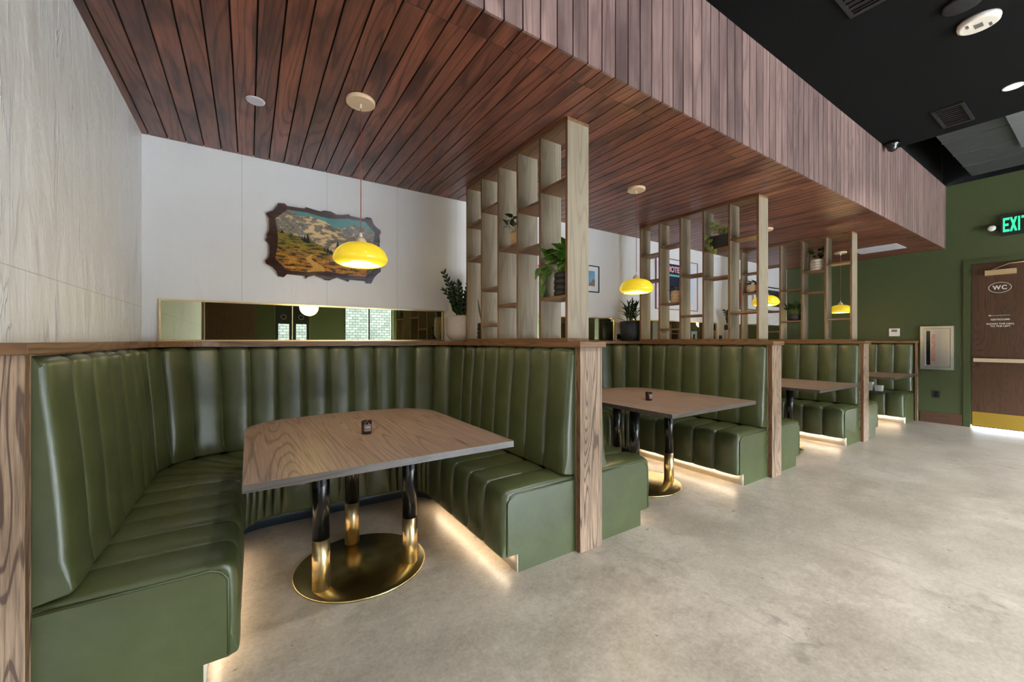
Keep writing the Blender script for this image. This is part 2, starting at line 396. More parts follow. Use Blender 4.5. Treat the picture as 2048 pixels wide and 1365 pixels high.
# glazed black double door in the far wall
dr = bpy.data.objects.new('door_2', None); C.objects.link(dr); dr.location = (1.06, FY - 0.06, 0); struct(dr, 'pair of black doors with small glass panes')
for s in (-1, 1):
    bm = bmesh.new(); x0, x1 = (-0.435, -0.01) if s < 0 else (0.01, 0.435)
    bx(bm, x0, x1, -0.02, 0.02, 1.72, 2.48); bx(bm, x0, x1, -0.02, 0.02, 0.02, 0.9)
    bx(bm, x0, x0 + 0.08, -0.02, 0.02, 0.9, 1.72); bx(bm, x1 - 0.08, x1, -0.02, 0.02, 0.9, 1.72)
    leaf_ = obj('door_leaf', bm, BLACK, dr)
    bm = bmesh.new(); cx = (x0 + x1) / 2
    for k in range(32):
        a0, a1 = 2 * pi * k / 32, 2 * pi * (k + 1) / 32
        q = [(cx + r * cos(a), 0.024, 1.92 + r * sin(a)) for r, a in ((0.062, a0), (0.07, a0), (0.07, a1), (0.062, a1))]
        bm.faces.new([bm.verts.new(v) for v in q])
    obj('round_emblem', bm, DECAL, leaf_)
bm = bmesh.new(); bx(bm, -0.44, -0.435, -0.03, 0.03, 0, 2.5); bx(bm, 0.435, 0.44, -0.03, 0.03, 0, 2.5); bx(bm, -0.005, 0.005, -0.03, 0.03, 0, 2.5)
obj('door_frame', bm, PALEW, dr)

# black ceiling, void with deck above, wooden dropped ceiling and soffit
XE = 6.08
bm = bmesh.new(); bx(bm, LX, XE, FY, YS + 0.02, ZK, ZK + 0.1); bx(bm, XE, XR, FY, -0.6, ZK, ZK + 0.1)
struct(obj('ceiling', bm, BLACKC), 'black painted ceiling over the aisle')
bm = bmesh.new(); bx(bm, XE - 0.1, XR + 0.15, -0.7, YS + 0.1, 4.3, 4.4); bx(bm, XE - 0.06, XE, -0.7, YS + 0.1, ZK + 0.1, 4.3)
bx(bm, XR, XR + 0.1, -0.7, YS + 0.1, ZK + 0.14, 4.3); bx(bm, XE, XR, -0.66, -0.6, ZK + 0.1, 4.3); bx(bm, XE, XR, YS + 0.03, YS + 0.1, 3.56, 4.3)
struct(obj('ceiling', bm, BLACKC), 'black void above the missing part of the ceiling')
def planks(boxes, backing):
    bm = bmesh.new(); cl = bm.loops.layers.float_color.new('pid')
    for b_ in boxes:
        r = R.random(); fs = bx(bm, *b_)
        for f in fs:
            for lp in f.loops: lp[cl] = (r, r, r, 1)
    for b_ in backing:
        for f in bx(bm, *b_, 1):
            for lp in f.loops: lp[cl] = (0, 0, 0, 1)
    return bm
PP = 0.0978; GAP = 0.0075
bs = []; k = -1
while True:
    x0 = -0.551 + PP * k; x1 = x0 + PP - GAP; k += 1
    if x0 > XR: break
    x0, x1 = max(x0, XL), min(x1, XR)
    if x1 - x0 < 0.01: continue
    bs.append((x0, x1, YS + 0.002, 1.590, ZC, ZC + 0.012)); bs.append((x0, x1, 1.592, YB, ZC, ZC + 0.012))
struct(obj('ceiling', planks(bs, [(XL, XR, YS + 0.02, YB, ZC + 0.012, ZC + 0.05)]), [CEILW, DARKGAP]), 'reddish brown wooden plank ceiling over the booths')
bs = []; k = -1
while True:
    x0 = -0.551 + PP * k; x1 = x0 + PP - GAP; k += 1
    if x0 > XR: break
    x0, x1 = max(x0, XL), min(x1, XR)
    if x1 - x0 < 0.01: continue
    bs.append((x0, x1, YS, YS + 0.012, ZC - 0.002, 3.555))
struct(obj('trim_3', planks(bs, [(XL, XR, YS + 0.012, YS + 0.03, ZC + 0.013, 3.555)]), [SOFFW, DARKGAP]), 'brown board clad soffit face above the booths')
struct(box_obj('baseboard_right', (XR - 0.015, XR, 1.28, 1.72, 0, 0.165), DOORWY, bev=0.002), 'brown wood baseboard under the fire cabinet')

# outdoors seen in the mirror through the windows
def brick_white():
    m, nt, b = mat('white_perforated_facade'); co = objco(nt)
    br = nt.nodes.new('ShaderNodeTexBrick'); br.inputs['Scale'].default_value = 1.6
    br.inputs['Color1'].default_value = (.018, .019, .021, 1); br.inputs['Color2'].default_value = (.011, .012, .0145, 1); br.inputs['Mortar'].default_value = (.0025, .003, .004, 1)
    cmb = nt.nodes.new('ShaderNodeCombineXYZ'); X = xyz(nt, co); L(nt, X[0], cmb.inputs[0]); L(nt, X[2], cmb.inputs[1])
    L(nt, cmb.outputs[0], br.inputs['Vector']); L(nt, br.outputs[0], b.inputs['Base Color']); b.inputs['Roughness'].default_value = .9; b.inputs['Specular IOR Level'].default_value = 0.02
    return m
bm = bmesh.new(); bx(bm, -8, 24, -26, -18, 0, 6.5)
tag(obj('building', bm, brick_white()), 'white patterned building across the street, seen in the long mirror', 'building')
struct(box_obj('ground', (-40, 60, -60, FY - 0.2, -0.15, -0.05), plain('asphalt', (0.16, 0.16, 0.165), 0.9, spec=0.05, var=0.2)), 'street outside')

# ------------------------------------------------------------------ booth benches
Y0 = 1.79
NA, NBc, NC = 5, 7, 4; NT = 2 * NA + 2 * NBc + NC; HALF = NT / 2
XC = (W - 0.72) / 2
YC = 2.83
def path(d, g):
    """point on the U at inward offset d; g = channel parameter 0..NT (local x 0..W)"""
    mir = g > HALF
    if mir: g = NT - g
    if g <= NA: p = (d, Y0 + (YC - Y0) * g / NA)
    elif g <= NA + NBc:
        u = (g - NA) / NBc; r = max(0.38 - 0.35 * d, 0.12)
        a = (YO - d - r) - YC; arc = pi * r / 2; c = XC - (d + r)
        a = max(a, 0.001); c = max(c, 0.001); s = u * (a + arc + c)
        if s < a: p = (d, YC + s)
        elif s < a + arc:
            t = (s - a) / r; p = (d + r - r * cos(t), YO - d - r + r * sin(t))
        else: p = (d + r + (s - a - arc), YO - d)
    else: p = (XC + (W - 2 * XC) * (g - NA - NBc) / NC, YO - d)
    return (W - p[0], p[1]) if mir else p
def sweep(prof, g0=0, g1=NT, sub=10, amp=0.0, closed=True, caps=True, ext=0.0):
    bm = bmesh.new(); rings = []
    gs = []
    for c in range(int(g0), int(g1)):
        for k in range(sub): gs.append(c + 0.5 - 0.5 * cos(pi * k / sub))
    gs.append(g1)
    for g in gs:
        t = g - math.floor(g); e = abs(2 * t - 1)
        pf = (max(0.0, 1 - e ** 2.3) ** 0.5 if 0 < t < 1 else 0) - 0.35 * math.exp(-((1 - e) / 0.035) ** 2)
        ch = int(min(g, NT - 0.001)); var = 0.85 + 0.3 * ((ch * 37 % 11) / 11)
        ring = []
        for (d, z, nd, nz, k) in prof:
            q = amp * k * (pf * var - 1)
            x, y = path(d + nd * q, g); ring.append(bm.verts.new((x, y, z + nz * q)))
        rings.append(ring)
    n = len(prof)
    for a, b_ in zip(rings, rings[1:]):
        for i in range(n if closed else n - 1):
            f = bm.faces.new((a[i], a[(i + 1) % n], b_[(i + 1) % n], b_[i])); f.smooth = True
    if caps: bm.faces.new(list(reversed(rings[0]))); bm.faces.new(rings[-1])
    return bm
def arcpts(cd, cz, r, a0, a1, n, k):
    out = []
    for i in range(n + 1):
        a = a0 + (a1 - a0) * i / n; out.append((cd + r * cos(a), cz + r * sin(a), cos(a), sin(a), k))
    return out
def back_prof():
    p = [(0.0, 0.449, 0, 0, 0)]
    p += arcpts(0.068, 0.478, 0.027, -pi / 2, -0.15, 4, 0.35)
    for i in range(1, 9):
        t = i / 9; p.append((0.096 - 0.050 * t + 0.006 * sin(pi * t), 0.50 + 0.66 * t, 1, 0.07, 1.0))
    p += arcpts(0.018, 1.172, 0.030, 0.05, pi / 2, 5, 0.9)
    p.append((0.0, 1.203, 0, 0, 0))
    return p
def seat_prof():
    p = [(0.0, 0.425, 0, 0, 0), (0.0, 0.452, 0, 1, 0.5)]
    for i in range(0, 6):
        t = i / 5; p.append((0.06 + 0.385 * t, 0.457 + 0.004 * sin(pi * t), 0, 1, 1.0))
    p += arcpts(0.455, 0.398, 0.060, pi / 2 - 0.2, 0.05, 5, 1.0)
    for i in range(1, 6):
        t = i / 6; p.append((0.517 + 0.006 * sin(pi * t), 0.39 - 0.25 * t, 1, 0, 1.0))
    p += arcpts(0.497, 0.115, 0.020, 0, -pi / 2, 3, 0.25)
    p += [(0.480, 0.098, 0, 0, 0), (0.478, 0.38, 0, 0, 0), (0.46, 0.41, 0, 0, 0), (0.43, 0.425, 0, 0, 0)]
    return p
def booth(loc, label):
    t = thing('booth_bench', label, 'bench', loc, 'green leather booth benches')
    bk = obj('backrest', sweep(back_prof(), amp=0.030), LEATHER, t, rec=True)
    st = obj('seat', sweep(seat_prof(), amp=0.026), LEATHER, t, rec=True)
    panel = [(0.0, 0.0), (0.408, 0.0), (0.408, 0.10), (0.482, 0.10), (0.482, 0.385), (0.462, 0.412), (0.43, 0.428), (0.0, 0.428)]
    for s in (0, 1):
        bm = bmesh.new()
        prism(bm, panel, lambda p, k: ((p[0] if s == 0 else W - p[0]), Y0 - 0.004 + 0.03 * k, p[1]))
        bevel(bm, 0.004, 2)
        ep = obj('end_panel', bm, LEATHER, t)
        # welt along the seam round the panel
        bm = bmesh.new(); sg = 1 if s == 0 else -1; o0 = 0 if s == 0 else W
        pts = [(0.004, 0.426), (0.43, 0.426), (0.460, 0.411), (0.480, 0.384), (0.481, 0.11)]
        tube(bm, [(o0 + sg * a, Y0 - 0.004, b_) for a, b_ in pts], 0.0045, 6)
        obj('piping', bm, LEATHER, ep)
    # toe kicks
    for g0, g1 in ((0, NA + 2), (NT - NA - 2, NT)):
        bm = sweep([(0.400, 0.0, 0, 0, 0), (0.414, 0.0, 0, 0, 0), (0.414, 0.098, 0, 0, 0), (0.400, 0.098, 0, 0, 0)], g0, g1, 4)
        obj('toe_kick', bm, BEIGE, t)
    bm = sweep([(0.400, 0.0, 0, 0, 0), (0.414, 0.0, 0, 0, 0), (0.414, 0.098, 0, 0, 0), (0.400, 0.098, 0, 0, 0)], NA + 2, NT - NA - 2, 4)
    o = obj('toe_kick', bm, TOESHADE, t); o['label'] = 'back toe kick coloured dark blue for its shade'
    # led strips under the two arms
    for s in (0, 1):
        bm = bmesh.new(); a, c = 0.428, 0.438
        if s: a, c = W - c, W - a
        bx(bm, a, c, Y0 + 0.06, YC + 0.02, 0.093, 0.0975)
        obj('led_strip', bm, LED, t)
    return t
b0 = booth((X0, 0, 0), 'green channelled leather booth bench nearest the camera, under the mountain picture')
for k, lb in ((1, 'green leather booth bench behind the first screen, in the second booth from the left'),
              (2, 'green leather booth bench between the second and third shelf screens'),
              (3, 'green leather booth bench at the far end, against the green wall')):
    dup(b0, (X0 + SP * k, 0, 0), lb)

# ledge along the back wall of each booth
def ledge(loc, label):
    bm = bmesh.new(); d = 0.045; n = 12
    pts = []
    r = 0.38 - 0.35 * d
    left = [(d, YO - d - r - 0.25)] + [(d + r - r * cos(pi / 2 * i / n), YO - d - r + r * sin(pi / 2 * i / n)) for i in range(n + 1)]
    right = [(W - x, y) for x, y in reversed(left)]
    inner = left + right
    poly = inner + [(W, left[0][1]), (W, YB), (0, YB), (0, left[0][1])]
    prism(bm, poly[::-1], lambda p, k: (p[0], p[1], CAPB + (CAPT - CAPB) * k))
    return tag(obj('wall_ledge', bm, OAKX), label, 'ledge', 'oak ledges behind the benches'), bm
ld, _ = ledge(None, 'oak ledge on the back wall under the longest clear mirror, in the nearest booth'); ld.location = (X0, 0, 0)
for k, lb in ((1, 'oak ledge on the back wall behind the bench of the second booth'),
              (2, 'oak ledge on the back wall behind the bench of the third booth'),
              (3, 'oak ledge on the back wall behind the bench of the farthest booth')):
    o = ld.copy(); C.objects.link(o); o.location = (X0 + SP * k, 0, 0); o['label'] = lb

# ------------------------------------------------------------------ partitions
def partition(loc, label, w0=0.0, w1=PW, panel=True, ov0=0.018, ov1=0.018):
    t = thing('booth_partition', label, 'partition', loc, 'low oak fronted partitions between the booths')
    if panel: box_obj('core_panel', (w0 + 0.001, w1 - 0.001, YP + 0.032, YB - 0.004, 0, CAPB), POST, t)
    bm = bmesh.new(); bx(bm, w0, w1, YP, YP + 0.03, 0, CAPB)
    for f in bm.faces:
        if abs(f.normal.x) > 0.5: f.material_index = 1
    bm.faces.ensure_lookup_table(); bmesh.ops.recalc_face_normals(bm, faces=bm.faces)
    for f in bm.faces:
        if abs(f.normal.x) > 0.5: f.material_index = 1
    bevel(bm, 0.0015, 1)
    obj('front_post', bm, [POST, OAKZ], t)  # front face paler than the brown side faces
    bm = bmesh.new(); bx(bm, w0 - ov0, w1 + ov1, YP - 0.018, YB - 0.002, CAPB, CAPT)
    bmesh.ops.recalc_face_normals(bm, faces=bm.faces)
    for f in bm.faces:
        if f.normal.y < -0.5: f.material_index = 1
    bevel(bm, 0.002, 1)
    obj('cap', bm, [OAK, OAKX], t)
    return t
p1 = partition((PA, 0, 0), 'partition with pinkish oak post nearest the camera, right of the first table')
dup(p1, (PA + SP, 0, 0), 'partition with oak post between the second and third booths')
dup(p1, (PA + 2 * SP, 0, 0), 'partition with oak post between the third and farthest booths')
partition((X0, 0, 0), 'oak post and cap against the rough white wall at the left edge', -0.050, 0.0, True, 0.0, 0.012)
partition((PA + 3 * SP, 0, 0), 'narrow oak post and cap against the green wall', 0.0, 0.045, False, 0.018, 0.0)

# ------------------------------------------------------------------ shelf screens
UY = [1.859 + 0.2685 * k for k in range(6)]      # front faces of the uprights
UT = 0.021
SH = {5: (2.255, 1.533), 4: (2.19, 1.902), 3: (1.962, 1.527), 2: (2.337, 1.678, 1.386), 1: (2.274, 1.97)}
def screen(loc, label):
    t = thing('shelf_screen', label, 'screen', loc, 'open oak shelf screens on the partitions')
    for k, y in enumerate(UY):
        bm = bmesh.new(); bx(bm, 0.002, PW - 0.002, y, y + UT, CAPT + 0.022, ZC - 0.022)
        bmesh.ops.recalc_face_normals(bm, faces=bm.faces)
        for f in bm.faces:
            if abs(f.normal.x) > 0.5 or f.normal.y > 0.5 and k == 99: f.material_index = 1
        obj('upright', bm, [OAKLIT, OAKZ], t)  # daylit colour on the broad faces, plain brown oak on the edges
    o = box_obj('top_rail', (0.002, PW - 0.002, UY[0], UY[5] + UT, ZC - 0.022, ZC - 0.001), OAK, t)
    box_obj('bottom_rail', (0.002, PW - 0.002, UY[0], UY[5] + UT, CAPT, CAPT + 0.022), OAK, t)
    for b_, zs in SH.items():
        k = 5 - b_
        for z in zs: box_obj('shelf', (0.002, PW - 0.002, UY[k] + UT, UY[k + 1], z - 0.02, z), OAK, t)
    return t
s1 = screen((PA, 0, 0), 'tall oak shelf screen nearest the camera with pale uprights')
dup(s1, (PA + SP, 0, 0), 'oak shelf screen between the second and third booths')
dup(s1, (PA + 2 * SP, 0, 0), 'oak shelf screen standing before the green wall, farthest of the three')

# ------------------------------------------------------------------ tables
TX = (X0 + PA) / 2 - 0.012; TYF = 1.625; TYB = 2.905
def table(loc, label):
    t = thing('dining_table', label, 'table', loc, 'booth tables on brass and black legs')
    w = 0.548; r = 0.27; pts = [(-w, TYF), (w, TYF)]; n = 12
    for i in range(n + 1):
        a = pi / 2 * i / n; pts.append((w - r + r * cos(a), TYB - 0.035 - r + r * sin(a)))
    for i in range(1, 6):
        x = (w - r) * (1 - 2 * i / 6); pts.append((x, TYB - 0.035 + 0.035 * (1 - (x / (w - r)) ** 2)))
    for i in range(n + 1):
        a = pi / 2 + pi / 2 * i / n; pts.append((-(w - r) + r * cos(a), TYB - 0.035 - r + r * sin(a)))
    pts = [(x, y - 2.3) for x, y in pts]
    bm = bmesh.new(); prism(bm, pts, lambda p, k: (p[0], p[1], 0.733 + 0.029 * k), mi=1, mi_top=0)
    bevel(bm, 0.002, 1, 0.9)
    obj('tabletop', bm, [TABLE, TEDGE], t)
    cx, cy = 0.0, 0.03
    bm = bmesh.new(); lathe_closed(bm, [(0.335, 0.0), (0.342, 0.003), (0.342, 0.009), (0.338, 0.0125), (0.001, 0.013)], cx=cx, cy=cy, n=96)
    obj('base_plate', bm, BRASSD, t)
    for a in (pi / 2, pi / 2 + 2 * pi / 3, pi / 2 + 4 * pi / 3):
        lx, ly = cx + 0.262 * cos(a), cy + 0.262 * sin(a)
        bm = bmesh.new(); lathe_closed(bm, [(0.040, 0.26), (0.040, 0.733)], cx=lx, cy=ly, n=32)
        lg = obj('leg', bm, GLOSSBLACK, t)
        bm = bmesh.new(); lathe_closed(bm, [(0.0415, 0.013), (0.0415, 0.262)], cx=lx, cy=ly, n=32)
        o = obj('sleeve', bm, BRASS, lg); o['label'] = 'brass lower sleeve'
    return t
TL = (TX, 2.3, 0)
t1 = table(TL, 'large walnut booth table nearest the camera on three brass and black legs')
dup(t1, (TX + SP, 2.3, 0), 'walnut table in the second booth with a small candle on it')
dup(t1, (TX + 2 * SP, 2.3, 0), 'bare walnut table in the third booth')
dup(t1, (TX + 3 * SP, 2.3, 0), 'walnut table in the farthest booth, mostly hidden by a post')

def candle(loc, label):
    t = thing('candle_holder', label, 'candle', loc, 'small dark glass candle holders on the tables')
    bm = bmesh.new(); lathe(bm, [(0.001, 0.0), (0.022, 0.0), (0.0262, 0.005), (0.0262, 0.064), (0.0248, 0.066), (0.0238, 0.064), (0.0238, 0.03), (0.001, 0.03)], n=32)
    m, nt, b = mat('smoked_brown_glass'); b.inputs['Base Color'].default_value = (0.035, 0.014, 0.008, 1); b.inputs['Roughness'].default_value = 0.06
    b.inputs['Coat Weight'].default_value = 0.6
    obj('glass', bm, m, t)
    bm = bmesh.new(); n = 14; vs = []
    for k in range(n + 1):
        a = -pi / 2 - 0.75 + 1.5 * k / n
        vs.append([bm.verts.new((0.0266 * cos(a), 0.0266 * sin(a), z)) for z in (0.014, 0.050)])
    for a, b_ in zip(vs, vs[1:]): bm.faces.new((a[0], b_[0], b_[1], a[1]))
    o = obj('paper_label', bm, plain('grey_brown_label', (0.24, 0.20, 0.18), 0.5), t, smooth=True)
    bm = bmesh.new(); vs = []
    for k in range(n + 1):
        a = -pi / 2 - 0.5 + 1.0 * k / n
        vs.append([bm.verts.new((0.0268 * cos(a), 0.0268 * sin(a), z)) for z in (0.034, 0.038)])
    for a, b_ in zip(vs, vs[1:]): bm.faces.new((a[0], b_[0], b_[1], a[1]))
    obj('label_line', bm, PAPER, o)
    return t
c1 = candle((0.518, 2.18, 0.7625), 'small dark glass candle on the nearest table')
dup(c1, (2.703 + 0.03, 2.125, 0.7625), 'small dark glass candle on the second table')

# ------------------------------------------------------------------ pendants
def pendant(loc, label):
    t = thing('pendant_lamp', label, 'lamp', loc, 'yellow glass pendant lamps over the tables')
    z = lambda v: v - ZC
    bm = bmesh.new(); lathe_closed(bm, [(0.074, z(2.598)), (0.078, z(2.601)), (0.078, z(2.619)), (0.076, z(2.6215))], n=48); obj('canopy', bm, PALEW, t)
    bm = bmesh.new(); lathe_closed(bm, [(0.005, z(2.572)), (0.0065, z(2.575)), (0.0065, z(2.5978))], n=16); obj('cord_grip', bm, WHITEP, t)
    bm = bmesh.new(); lathe_closed(bm, [(0.0026, z(1.862)), (0.0026, z(2.572))], n=10); obj('cord', bm, CORD, t)
    bm = bmesh.new(); lathe_closed(bm, [(0.009, z(1.838)), (0.009, z(1.856)), (0.004, z(1.866))], n=16); obj('ferrule', bm, WHITEP, t)
    bm = bmesh.new(); lathe_closed(bm, [(0.033, z(1.800)), (0.032, z(1.812)), (0.027, z(1.826)), (0.018, z(1.836)), (0.009, z(1.839))], n=28); obj('socket_cap', bm, PALEW, t)
    prof = [(0.028, 1.803), (0.055, 1.801), (0.085, 1.794), (0.112, 1.779), (0.133, 1.757), (0.145, 1.731), (0.148, 1.715), (0.145, 1.702), (0.136, 1.691), (0.122, 1.683), (0.111, 1.679), (0.107, 1.678), (0.106, 1.682), (0.117, 1.689), (0.136, 1.702), (0.139, 1.717), (0.130, 1.745), (0.105, 1.772), (0.06, 1.79), (0.028, 1.793)]
    bm = bmesh.new(); lathe(bm, [(r, z(v)) for r, v in prof], n=64); sh = obj('shade', bm, SHADE, t, smooth=True)
    bm = bmesh.new(); lathe(bm, [(0.0005, z(1.683)), (0.060, z(1.683)), (0.112, z(1.686))], n=48); obj('diffuser', bm, BULB, sh, smooth=True)
    ld = bpy.data.lights.new('pendant_light', 'POINT'); ld.energy = 2.6; ld.color = (1.0, 0.72, 0.35); ld.shadow_soft_size = 0.09
    lo = bpy.data.objects.new('pendant_light', ld); C.objects.link(lo); lo.location = (loc[0], loc[1], 1.60)
    return t
PX = 0.535; PY = 2.385
pd = pendant((PX, PY, ZC), 'yellow glass pendant lamp nearest the camera, before the mountain picture')
for k, lb in ((1, 'yellow pendant lamp over the second table'), (2, 'yellow pendant lamp behind the second shelf screen'), (3, 'yellow pendant lamp before the green wall, farthest of the four')):
    dup(pd, (PX + 2.385 * k, PY + 0.02, ZC), lb)
    ld_ = bpy.data.objects['pendant_light'].copy(); C.objects.link(ld_); ld_.location = (PX + 2.385 * k, PY + 0.02, 1.60)

# ------------------------------------------------------------------ mirrors
def mirror(x0, x1, label, n):
    t = thing('wall_mirror', label, 'mirror', ((x0 + x1) / 2, YB, 1.2435), 'long brass framed mirrors on the back wall')
    h = (x1 - x0) / 2; zt = 1.532 - 1.2435; f = 0.011
    bm = bmesh.new()
    for q in ((-h, h, 0, f), (-h, h, zt - f, zt), (-h, -h + f, f, zt - f), (h - f, h, f, zt - f)):
        bx(bm, q[0], q[1], -0.022, -0.001, q[2], q[3])
    obj('frame', bm, BRASS, t)
    bm = bmesh.new(); bx(bm, -h + f, h - f, -0.012, -0.001, f, zt - f); obj('mirror_glass', bm, MIRROR, t)
    return t
mirror(-0.505, 1.549, 'long brass framed mirror above the nearest bench', 1)
mirror(-0.505 + SP, 1.549 + SP, 'long dark mirror in the second booth, left of the fluted planter', 2)
mirror(-0.505 + 2 * SP, 1.549 + 2 * SP, 'long mirror behind the second shelf screen', 3)
mirror(-0.505 + 3 * SP, 1.549 + 3 * SP, 'long mirror in the farthest booth beside the green wall', 4)

# ------------------------------------------------------------------ mountain picture
F_ = 802.0; V0 = 681.4
def on_y(u, v, Y):
    s, c = sin(YAW), cos(YAW); t = (u - 1024) / F_; D = Y / (c - s * t); return (D * (s + c * t), H - (v - V0) * D / F_)
raw = [(260,118),(350,122),(395,160),(640,197),(655,178),(690,185),(780,215),(870,240),(930,225),(1020,240),(1060,262),(1100,285),(1180,290),(1275,280),(1300,305),(1490,345),(1530,322),(1600,335),(1625,400),(1640,430),(1690,480),(1735,512),(1735,553),(1716,578),(1722,660),(1718,755),(1738,795),(1722,860),(1720,1020),(1738,1060),(1735,1105),(1690,1140),(1650,1180),(1620,1230),(1600,1275),(1530,1275),(1505,1240),(1290,1222),(1268,1250),(1180,1218),(1110,1192),(1050,1210),(1000,1232),(930,1225),(890,1200),(780,1160),(690,1180),(660,1205),(640,1168),(390,1140),(340,1185),(260,1170),(235,1100),(180,1040),(85,985),(75,945),(120,905),(138,850),(135,720),(110,680),(75,655),(100,615),(95,575),(132,500),(128,330),(105,300),(85,265),(130,245),(190,225),(240,165)]
pts = [on_y(520 + a / 7.185, 390 + b_ / 7.185, YB - 0.03) for a, b_ in raw]
cx = 0.5 * (min(p[0] for p in pts) + max(p[0] for p in pts)); cz = 0.5 * (min(p[1] for p in pts) + max(p[1] for p in pts))
loc_pts = [(a - cx, b_ - cz) for a, b_ in pts]
pic = thing('picture_plaque', 'glossy mountain landscape picture on a dark scalloped wooden plaque', 'picture', (cx, YB, cz))
bm = bmesh.new(); prism(bm, loc_pts[::-1], lambda p, k: (p[0], -0.030 * k - 0.001, p[1])); bevel(bm, 0.005, 2, 0.9)
PLQ = wood('dark_resin_wood', (0.065, 0.020, 0.011), (0.010, 0.006, 0.005), 'X', 34, 0.14, scale=2.2, coat=1.0, contrast=1.6)
obj('plaque', bm, PLQ, pic)
# picture print
xa, xb = min(p[0] for p in loc_pts), max(p[0] for p in loc_pts); za, zb = min(p[1] for p in loc_pts), max(p[1] for p in loc_pts)
ix0, ix1 = xa + 0.066, xb - 0.056; iz0, iz1 = za + 0.055, zb - 0.045
def fbm(x, y, s=0.0): return noise.fractal(Vector((x, y, s)), 0.8, 2.1, 5)
def paint(u, v):
    ridge = 0.98 + 0.045 * sin(u * 9 + 0.2) + 0.05 * fbm(u * 7, 0.3) - 0.20 * u + 0.05 * math.exp(-((u - .42) / .08) ** 2)
    hill = 0.64 - 0.44 * u + 0.05 * sin(u * 6) + 0.025 * fbm(u * 14, 5.0)
    if u > 0.62: hill = max(hill, 0.34 - 0.1 * (u - .62) + 0.03 * fbm(u * 12, 2))
    if v > ridge: return (0.03 + 0.04 * v, 0.22 + 0.06 * fbm(u * 3, v * 3), 0.20)
    sm = lambda a0, a1, x: max(0.0, min(1.0, (x - a0) / (a1 - a0)))
    mx = lambda p, q, t: tuple(i + (j - i) * t for i, j in zip(p, q))
    if v > hill:
        n = noise.ridged_multi_fractal(Vector((u * 7 + v * 2, v * 8, 3.0)), 0.9, 2.2, 6, 1.0, 2.0) * 0.5; g = fbm(u * 34, v * 44, 8)
        rock = mx((0.10, 0.095, 0.07), (0.25, 0.20, 0.14), sm(-.5, .6, g + n - .5))
        lean = 0.5 * (1 - abs(u - 0.44 - 0.15 * (v - .6)) * 3.4)
        t = sm(0.50, 0.66, 0.42 * n + 0.42 * fbm(u * 11, v * 15, 4) + lean * 0.55 + 0.12)
        return mx(rock, (0.66, 0.45, 0.22), t)
    n = fbm(u * 10, v * 26, 1.0); g = fbm(u * 70, v * 90, 4); h2 = fbm(u * 22, v * 50, 6)
    tr = abs(u - (0.36 + 0.05 * sin(v * 20)))
    if v < 0.30 and tr < 0.045 * (0.32 - v) / 0.2 + 0.006: return mx((0.50, 0.22, 0.03), (0.62, 0.36, 0.08), sm(-.5, .5, g))
    up = sm(0.15, 0.5, v + 0.12 * n)
    col = mx((0.42, 0.155, 0.018), (0.20, 0.155, 0.016), up)
    col = mx(col, (0.045, 0.042, 0.008), sm(0.0, 0.55, -n * 0.9 + h2 * 0.5 + 0.08))
    col = mx(col, (0.62, 0.30, 0.04), sm(0.25, 0.9, n + g * 0.6) * (1 - up * .6))
    return tuple(c * (1 + 0.35 * g) for c in col)
NXg, NZg = 300, 190
bm = bmesh.new(); cl = bm.loops.layers.float_color.new('paint'); grid = []
ch = 0.16
for j in range(NZg + 1):
    row = []
    for i in range(NXg + 1):
        u, v = i / NXg, j / NZg
        x = ix0 + (ix1 - ix0) * u; z = iz0 + (iz1 - iz0) * v
        # chamfered corners and slightly pinched edges
        row.append(bm.verts.new((x, -0.0325, z)))
    grid.append(row)
asp = (ix1 - ix0) / (iz1 - iz0)
for j in range(NZg):
    for i in range(NXg):
        u, v = (i + .5) / NXg, (j + .5) / NZg
        eu = min(u, 1 - u) * asp; ev = min(v, 1 - v)
        if eu + ev < 0.17: continue
        lim = 0.035 * max(0, sin((v - .2) / .6 * pi)) if .2 < v < .8 else 0
        if eu < lim: continue
        lim = 0.035 * max(0, sin((u - .3) / .4 * pi)) if .3 < u < .7 else 0
        if ev < lim: continue
        # dark trees
        col = paint(u, v)
        for tx, tz, th, tw in ((0.27, 0.50, 0.13, 0.020), (0.30, 0.49, 0.16, 0.026), (0.63, 0.34, 0.20, 0.03), (0.53, 0.34, 0.09, 0.022), (0.245, 0.53, 0.07, 0.014), (0.47, 0.38, 0.06, 0.018), (0.60, 0.36, 0.24, 0.035), (0.50, 0.36, 0.10, 0.02), (0.22, 0.56, 0.07, 0.012), (0.06, 0.60, 0.06, 0.02)):
            if tz < v < tz + th and abs(u - tx) < tw * (1.05 - (v - tz) / th) * (0.7 + 0.45 * (1 - (v * 34 + tx * 9) % 1.0)): col = (0.012, 0.018, 0.006)
        f = bm.faces.new((grid[j][i], grid[j][i + 1], grid[j + 1][i + 1], grid[j + 1][i]))
        for lp in f.loops: lp[cl] = (*[max(0, min(1, c)) for c in col], 1)
bmesh.ops.delete(bm, geom=[v for v in bm.verts if not v.link_faces], context='VERTS')
m, nt, b = mat('printed_landscape'); at = nt.nodes.new('ShaderNodeAttribute'); at.attribute_name = 'paint'
L(nt, at.outputs['Color'], b.inputs['Base Color']); b.inputs['Roughness'].default_value = 0.25; b.inputs['Coat Weight'].default_value = 1.0; b.inputs['Coat Roughness'].default_value = 0.04
ob = obj('landscape_print', bm, m, pic, rec=False); ob['label'] = 'print of snowy mountains above a golden alpine meadow'

